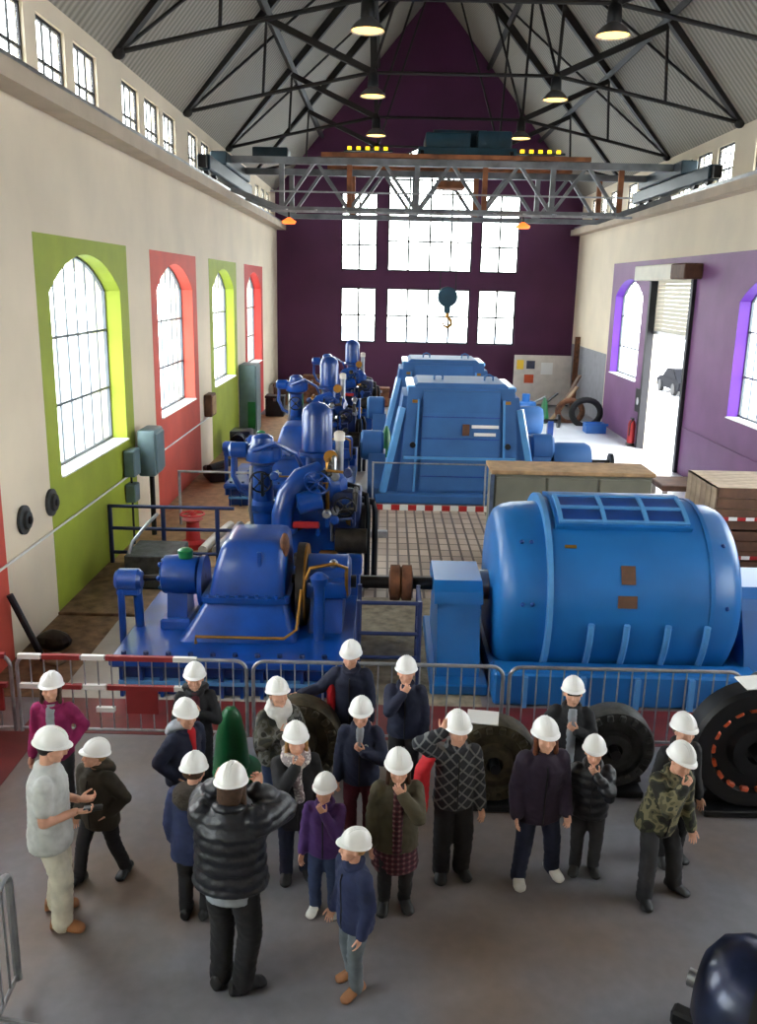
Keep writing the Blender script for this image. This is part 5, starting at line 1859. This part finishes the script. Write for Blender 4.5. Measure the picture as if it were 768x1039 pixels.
    for (S, E, W, hd, st, s) in armj:
        ydir = hd
        inward = (Vector((0, 0, 0)) + hip + sp * 0.25 * h - W)
        if st == 'curled':
            inward = (neck + sp * 0.08 * h) - W - sy * 0.2 * h
        z = -(inward - ydir * inward.dot(ydir))
        z = z.normalized() if z.length > 1e-4 else ydir.orthogonal().normalized()
        x = ydir.cross(z)
        fwd = sy if st == 'relaxed' else (sp + sy * 0.0)
        if x.dot(fwd) < 0:
            x = -x
        M = Matrix((x * hl, ydir * hl, z * hl)).transposed().to_4x4()
        M.translation = W + ydir * (0.004 * h)
        extra.append((HAND[st], M))

    RZ = Matrix.Rotation(math.radians(-face), 3, 'Z')

    def put(mbx, name, m, parent=root, vox=None, ex=(), sm=4, smooth=1.0):
        me = bpy.data.meshes.new(name)
        mbx.v = [tuple(RZ @ Vector(v)) for v in mbx.v]
        if vox is None:
            me = mbx.mesh(name, smooth)
        else:
            me = mbx.mesh(name, 0)
        for q in (m if isinstance(m, (list, tuple)) else [m]):
            me.materials.append(MATS[q])
        o = bpy.data.objects.new(name, me)
        COL.objects.link(o)
        o.parent = parent
        if vox:
            R4 = RZ.to_4x4()
            REMESH.append((o, vox, [(e, R4 @ M) for e, M in ex], sm))
        return o
    put(mb, 'body', ['skin', 'eye_dark', 'lips'], vox=0.014, ex=extra, sm=3)
    # ---- trousers
    mb = MB()
    if skirt:
        mb.loft([T(0.10, 0.085, 0.065), T(0.0, 0.11, 0.085), T(-0.12, 0.125, 0.1), T(-0.235, 0.14, 0.115)], 20)
        put(mb, 'skirt', skirt, vox=0.016)
        mb = MB()
        for (hj, kn, an, fd) in legj:
            limb(mb, [kn.lerp(hj, 0.6), kn, kn.lerp(an, 0.5), an + Vector((0, 0, -0.01 * h))], [0.05 * h, 0.044 * h, 0.042 * h, 0.036 * h])
        put(mb, 'leggings', legs, vox=0.013)
    else:
        mb.loft([T(-0.075, 0.06, 0.06), T(-0.045, 0.092, 0.072), T(0.02, 0.097, 0.074), T(0.1, 0.085, 0.064)], 18)
        for (hj, kn, an, fd) in legj:
            w = an + Vector((0, 0, -0.012 * h))
            limb(mb, [hj, hj.lerp(kn, 0.5), kn, kn.lerp(w, 0.6), w], [0.062 * h, 0.056 * h, 0.046 * h * bulk, 0.042 * h * bulk, 0.042 * h * bulk])
        put(mb, 'trousers', legs, vox=0.014)
    # ---- shoes, one each
    for (hj, kn, an, fd) in legj:
        mb = MB()
        sdx = fd.cross(UP)
        g = Vector((an.x, an.y, 0))
        L = 0.155 * h * (1 if adult else 1.05)
        w = 0.031 * h

        def R(t, ww, z0, z1):
            return (g + fd * (t * L) + UP * ((z0 + z1) / 2), sdx * ww, UP * ((z1 - z0) / 2))
        mb.loft([R(-0.36, w * 0.4, 0.004, 0.03 * h), R(-0.32, w * 0.85, 0.0, 0.062 * h), R(-0.1, w, 0.0, 0.076 * h), R(0.14, w * 1.05, 0.0, 0.07 * h), R(0.28, w * 1.1, 0.0, 0.05 * h), R(0.45, w * 1.2, 0.0, 0.036 * h), R(0.6, w * 1.0, 0.0, 0.028 * h), R(0.66, w * 0.5, 0.004, 0.018 * h)], 14)
        put(mb, 'shoe', shoes)
    # ---- jacket or jumper
    mb = MB()
    k = 1.13 * flare
    zb = coat - 0.5
    prof = [T(zb, 0.098 * k * (1.06 if coat < 0.42 else 1.0), 0.08 * k), T(zb + 0.02, 0.10 * k, 0.08 * k)]
    if zb < -0.05:
        prof.append(T(-0.02, 0.1 * k, 0.08 * k))
    prof += [T(0.06, 0.094 * k, 0.073 * k), T(0.16, 0.092 * k, 0.072 * k), T(0.235, 0.094 * k, 0.07 * k), T(0.275, 0.082 * k, 0.058 * k), T(0.305, 0.054 * k, 0.047 * k), T(0.33, 0.04 * k, 0.042 * k)]
    mb.loft(prof, 22)
    for (S, E, W, hd, st, s) in armj:
        if sleeves:
            limb(mb, [S, S.lerp(E, 0.5), E, E.lerp(W, 0.6), W], [0.046 * h * flare, 0.043 * h * flare, 0.038 * h * flare, 0.034 * h * flare, 0.031 * h * flare])
        else:
            limb(mb, [S, S.lerp(E, 0.62)], [0.044 * h, 0.043 * h])
    o_top = put(mb, 'jacket' if sleeves else 'shirt', top, vox=0.014)
    if sleeves:
        mb = MB()
        c = hip + sp * (0.318 * h)
        mb.tube([c + sx * (math.cos(a) * 0.052 * h) + sy * (math.sin(a) * 0.05 * h) + sp * (-0.014 * h * math.sin(a)) for a in [2 * PI * i / 20 for i in range(20)]], 0.017 * h, 8, closed=True)
        put(mb, 'collar', top, vox=0.011, sm=2)
        if not front and zb < -0.03 or adult:
            mb = MB()
            mb.tube([hip + sp * (z * h) + sy * ((r * k + 0.001) * h) for z, r in ((zb + 0.015, 0.0795), (0.0, 0.079), (0.06, 0.0735), (0.16, 0.0725), (0.24, 0.0705), (0.28, 0.0605))], 0.006, 6)
            put(mb, 'zip', 'black_metal')
    if front:
        # open jacket: what is worn underneath shows down the front
        mb = MB()
        q = []
        for z, rx, ry in ((zb + 0.01, 0.036, 0.09), (0.06, 0.032, 0.086), (0.2, 0.034, 0.086), (0.29, 0.03, 0.068), (0.325, 0.032, 0.05)):
            q.append((hip + sp * (z * h) + sy * ((ry * flare - 0.012) * h), sx * (rx * h), sy * (0.02 * h)))
        mb.loft(q, 14)
        put(mb, 'shirt_front', front, vox=0.014)
    # ---- hair
    mb = MB()
    H = lambda p: HM @ Vector(p)
    X = hr @ Vector((hh, 0, 0))
    Y = hr @ Vector((0, hh, 0))
    Z = hr @ Vector((0, 0, hh))
    low = 0.05 if long_hair else 0.3
    mb.loft([(H((0, -0.22, low - 0.2 if long_hair else low)), X * 0.25, Y * 0.14), (H((0, -0.2, low + 0.1)), X * 0.36, Y * 0.24), (H((0, -0.13, 0.5)), X * 0.40, Y * 0.34), (H((0, -0.06, 0.68)), X * 0.40, Y * 0.45), (H((0, -0.05, 0.85)), X * 0.32, Y * 0.38), (H((0, -0.05, 1.0)), X * 0.12, Y * 0.16)], 18)
    if long_hair:
        for s in (-1, 1):
            mb.capsule(H((s * 0.36, 0.08, 0.55)), 0.08 * hh, H((s * 0.38, 0.05, -0.05)), 0.1 * hh)
    put(mb, 'hair', 'hair_' + hair, vox=0.012, sm=2)
    # ---- hard hat: shell, brim with peak, crown ridge, chin strap
    mb = MB()
    HH = hh * 1.0 if not adult else hh * 0.98
    hc = H((0, -0.05, 0.685))
    A = hr @ Vector((0.475 * HH, 0, 0))
    B = hr @ Vector((0, 0.565 * HH, 0))
    C = hr @ Vector((0, 0, 0.56 * HH))
    rings = []
    for kx in range(8):
        a = (PI / 2) * kx / 7.3
        rings.append((hc + C * math.sin(a), A * math.cos(a), B * math.cos(a)))
    mb.loft(rings, 28)
    hat = put(mb, 'hard_hat', 'helmet_white', smooth=0.9)
    # brim: ring wider at the front peak
    mb = MB()
    n = 32
    vs = []
    for kx in range(n):
        a = 2 * PI * kx / n
        f = max(0.0, math.sin(a)) ** 2
        o1 = 1.07 + 0.2 * f
        for rr, dz in ((0.97, 0.06), (o1, -0.04 - 0.05 * f), (o1, -0.075 - 0.05 * f), (0.97, -0.01)):
            vs.append(hc + A * (math.cos(a) * (1.09 if rr > 1 else rr)) + B * (math.sin(a) * rr) + C * dz)
    fs = []
    for kx in range(n):
        k2 = (kx + 1) % n
        for j in range(4):
            fs.append((kx * 4 + j, k2 * 4 + j, k2 * 4 + (j + 1) % 4, kx * 4 + (j + 1) % 4))
    mb.add(vs, fs)
    put(mb, 'brim', 'helmet_white', hat, smooth=0.9)
    mb = MB()
    for dx in (-0.16, 0.0, 0.16):
        mb.tube([hc + A * dx + B * (math.cos(a) * (0.97 - abs(dx) * 0.1)) + C * (math.sin(a) * (1.0 - abs(dx) * 0.06)) for a in [0.35 + (PI - 0.7) * i / 10 for i in range(11)]], 0.05 * HH * 0.5, 6)
    put(mb, 'crown_ridge', 'helmet_white', hat)
    # ---- extras
    for ex in extras:
        kind, m = ex[0], ex[1]
        mb = MB()
        if kind == 'scarf':
            for j, (rz, rr, zz) in enumerate(((0.064, 0.03, 0.315), (0.058, 0.026, 0.345))):
                c = hip + sp * (zz * h) + sy * 0.006 * h
                mb.tube([c + sx * (math.cos(a) * rz * h) + sy * (math.sin(a) * rz * h) - sp * (0.012 * h * math.sin(a)) for a in [2 * PI * i / 20 for i in range(20)]], rr * h, 8, closed=True)
            mb.capsule(hip + sp * 0.31 * h + sy * 0.075 * h, 0.03 * h, hip + sp * 0.18 * h + sy * 0.085 * h + sx * 0.01 * h, 0.028 * h)
            mb.capsule(hip + sp * 0.31 * h + sy * 0.075 * h + sx * 0.02 * h, 0.03 * h, hip + sp * 0.08 * h + sy * 0.088 * h - sx * 0.012 * h, 0.03 * h)
            put(mb, 'scarf', m, vox=0.013)
        elif kind == 'tie':
            mb.capsule(hip + sp * 0.325 * h + sy * 0.055 * h, 0.026 * h, hip + sp * 0.2 * h + sy * 0.082 * h, 0.02 * h)
            put(mb, 'neck_scarf', m)
        elif kind == 'hood':
            c = hip + sp * (0.3 * h) - sy * 0.05 * h
            mb.loft([(c - sp * 0.06 * h - sy * 0.03 * h, sx * 0.05 * h, sy * 0.03 * h), (c - sp * 0.02 * h - sy * 0.03 * h, sx * 0.09 * h, sy * 0.05 * h), (c + sp * 0.03 * h, sx * 0.095 * h, sy * 0.065 * h), (c + sp * 0.055 * h + sy * 0.03 * h, sx * 0.075 * h, sy * 0.06 * h)], 18)
            put(mb, 'hood', m, vox=0.013)
        elif kind == 'hem':
            mb.loft([T(coat - 0.5 - 0.065, 0.106, 0.084), T(coat - 0.5 + 0.05, 0.102, 0.08)], 22)
            put(mb, 'shirt_hem', m, vox=0.014)
        elif kind == 'bag':
            s = ex[2]
            c = hip + sx * (s * 0.135 * h) + sp * (0.10 * h)
            mb.loft([(c - sp * 0.13 * h, sx * 0.02 * h, sy * 0.05 * h), (c - sp * 0.1 * h, sx * 0.035 * h, sy * 0.07 * h), (c + sp * 0.05 * h, sx * 0.035 * h, sy * 0.065 * h), (c + sp * 0.14 * h, sx * 0.02 * h, sy * 0.03 * h)], 16)
            mb.capsule(c + sp * 0.12 * h, 0.012 * h, hip + sp * 0.29 * h + sx * (s * 0.09 * h), 0.012 * h)
            put(mb, 'shoulder_bag', m, vox=0.012)
        elif kind == 'cape':
            s = ex[2]
            pts = [hip + sp * 0.29 * h + sx * s * 0.15 * h + sy * 0.03 * h, hip + sp * 0.2 * h + sx * s * 0.19 * h + sy * 0.03 * h, hip + sp * 0.06 * h + sx * s * 0.2 * h + sy * 0.03 * h, hip - sp * 0.05 * h + sx * s * 0.185 * h + sy * 0.03 * h]
            mb.loft([(p, sx * (w * h), sy * (0.06 * h)) for p, w in zip(pts, (0.03, 0.04, 0.05, 0.03))], 14)
            put(mb, 'draped_jacket', m, vox=0.013)
        elif kind == 'emblem':
            c = hip + sp * 0.22 * h + sy * (0.085 * h) - sx * 0.04 * h
            mb.lathe([(0, 0.018 * h), (0.006, 0.018 * h)], c, sy, 12)
            put(mb, 'emblem', m)
        elif kind == 'visor':
            mb.loft([(H((0, 0.38, 0.5)), X * 0.26, Y * 0.08), (H((0, 0.4, 0.56)), X * 0.28, Y * 0.1), (H((0, 0.36, 0.62)), X * 0.28, Y * 0.1)], 16)
            put(mb, 'fringe', m)
        elif kind == 'phone':
            s = ex[2]
            a = armj[0 if s < 0 else 1]
            c = a[2] + a[3] * (0.075 * h) + UP * 0.02
            mb.box((0, 0, 0), (0.07, 0.14, 0.02), None, 0.006)
            mb.v = [tuple(Vector(v) + c) for v in mb.v]
            put(mb, 'camera', m)
    root['face'] = face
    del root['face']
    return root


W = 'wearing a white hard hat'
# facing: 180 towards camera
person((-2.50, 5.97), 78, 1.66, 'man in pale grey T-shirt, cream trousers and tan boots holding a phone', 'tee_grey', 'cream_cotton', 'tan_leather', 'dark', adult=True,
       lean=0.02, nod=0.15, arms=('front', 'front'), sleeves=False, coat=0.42, flare=1.12, bulk=1.15, feet=((-0.13, -0.02, 8), (0.13, 0.06, -14)), extras=(('phone', 'black_metal', 1),))
person((-2.99, 7.44), 176, 1.40, 'child in magenta and grey jacket behind the man in grey', 'magenta', 'charcoal', 'black_shoe', 'brown', arms=('pocket', 'down'), front='shirt_grey', long_hair=True, coat=0.42)
person((-2.30, 6.52), 205, 1.27, 'boy in dark brown jacket striding beside the man in grey', 'dark_olive', 'black_cloth', 'black_shoe', 'fair', lean=0.1, nod=0.1, turn=-30, tilt=-0.05,
       arms=('pocket', 'down'), coat=0.40, flare=1.18, feet=((-0.14, -0.12, 10), (0.12, 0.16, -8)), extras=(('hood', 'dark_olive'),))
person((-1.76, 7.80), 170, 1.37, 'child in black jacket at the barrier left of the green nozzle', 'black_cloth', 'black_cloth', 'black_shoe', 'brown', arms=('chest', 'down'), nod=0.3, front='burgundy', extras=(('hood', 'black_cloth'),))
person((-1.72, 7.05), 125, 1.37, 'child in dark hooded jacket with red neck scarf', 'navy', 'black_cloth', 'black_shoe', 'brown', arms=('pocket', 'pocket'), nod=0.3, lean=0.1, turn=-15, flare=1.12, extras=(('hood', 'shirt_grey'), ('tie', 'red_cloth')))
person((-1.42, 6.05), 8, 1.37, 'child in dark blue fur hooded coat seen from behind beside woman', 'navy_blue', 'black_cloth', 'black_shoe', 'brown', arms=('down', 'chest'), nod=0.1, coat=0.40, flare=1.15, extras=(('hood', 'fur_trim'),))
person((-1.00, 5.33), 10, 1.76, 'woman in black puffer jacket from behind, both hands raised to her face', 'black_puffer', 'black_cloth', 'black_shoe', 'brown', adult=True,
       lean=0.02, nod=0.12, arms=('camera', 'camera'), coat=0.50, flare=1.36, bulk=1.1, feet=((-0.10, 0.02, -5), (0.08, -0.03, -50)), long_hair=True, extras=(('hem', 'shirt_grey'),))
person((-0.93, 7.42), 150, 1.40, 'child in mottled puffer jacket and thick white scarf', 'camo_puffer', 'denim', 'black_shoe', 'brown', arms=('pocket', 'chest'), nod=0.15, flare=1.15, extras=(('scarf', 'white_scarf'),))
person((-0.68, 6.60), 165, 1.40, 'child in long dark coat and pale flowered scarf, one hand raised', 'black_cloth', 'navy', 'black_shoe', 'fair', arms=('down', 'mouth'), nod=0.25, coat=0.36, flare=1.12, long_hair=True, extras=(('scarf', 'floral_scarf'),))
person((-0.40, 6.17), 188, 1.20, 'small child in purple jumper and jeans, hand to mouth', 'purple_knit', 'denim', 'white_shoe', 'fair', arms=('mouth', 'down'), nod=0.3, lean=0.05)
person((-0.13, 5.36), 235, 1.26, 'small child in navy jacket and grey jeans nearest the camera', 'navy_blue', 'grey_denim', 'tan_leather', 'fair', arms=('down', 'down'), nod=0.15, turn=-15, flare=1.1, coat=0.42, feet=((-0.07, 0.03, 10), (0.08, -0.04, -10)))
person((0.16, 6.24), 176, 1.40, 'child in open olive jacket over plaid dress and dark boots', 'olive', 'black_cloth', 'black_shoe', 'brown', arms=('mouth', 'down'), nod=0.35, lean=0.08, coat=0.40, flare=1.14, skirt='plaid_wool', front='plaid_wool', long_hair=True)
person((-0.28, 8.28), 186, 1.45, 'tall child in navy coat with red bag leaning on the barrier', 'navy', 'charcoal', 'black_shoe', 'dark', arms=('down', 'out'), nod=0.3, lean=0.12, coat=0.40, flare=1.12, extras=(('bag', 'red_cloth', 1),))
person((0.26, 7.98), 182, 1.40, 'child in dark navy jacket with hand at mouth by the barrier', 'navy', 'black_cloth', 'black_shoe', 'fair', arms=('down', 'mouth'), nod=0.25, lean=0.06, flare=1.12)
person((-0.15, 7.18), 184, 1.37, 'child in navy school jumper with emblem and burgundy trousers', 'navy', 'burgundy', 'black_shoe', 'fair', arms=('chest', 'down'), nod=0.35, lean=0.08, flare=1.12, coat=0.42, extras=(('emblem', 'white_scarf'), ('tie', 'shirt_grey')))
person((0.65, 6.67), 172, 1.50, 'boy in diamond patterned jumper with red jacket over shoulder', 'diamond_knit', 'black_cloth', 'black_shoe', 'brown', arms=('down', 'hat'), nod=0.3, lean=0.05, coat=0.46, flare=1.08, bulk=1.2, extras=(('cape', 'red_cloth', 1),))
person((1.36, 6.66), 172, 1.48, 'tall child in dark purple coat and navy trousers with white shoes', 'dark_purple', 'navy', 'white_shoe', 'auburn', arms=('down', 'down'), nod=0.2, lean=0.12, coat=0.40, flare=1.25, bulk=1.1, feet=((-0.17, -0.02, 14), (0.15, 0.06, -8)), long_hair=True)
person((1.80, 7.60), 186, 1.40, 'child in black jacket and grey shirt behind the smallest ones', 'black_cloth', 'charcoal', 'black_shoe', 'dark', arms=('chest', 'pocket'), nod=0.2, flare=1.12, front='shirt_grey', extras=(('visor', 'hair_dark'),))
person((1.82, 6.76), 190, 1.27, 'child in black jacket and dark trousers, hand at mouth, by purple coat', 'black_puffer', 'charcoal', 'black_shoe', 'fair', arms=('mouth', 'down'), nod=0.3, lean=0.08, flare=1.12)
person((2.37, 6.47), 160, 1.40, 'child in camouflage jacket leaning with hand at mouth', 'camo_print', 'charcoal', 'black_shoe', 'brown', arms=('down', 'mouth'), nod=0.35, lean=0.2, tilt=-0.1, coat=0.42, flare=1.15, bulk=1.15, hipshift=(0.02, -0.06), feet=((-0.17, 0.0, 20), (0.17, 0.06, -20)))
person((2.6, 6.95), 165, 1.39, 'child mostly hidden behind the camouflage jacket', 'black_cloth', 'black_cloth', 'black_shoe', 'brown', arms=('down', 'down'), nod=0.3, lean=0.06)
remesh_all()
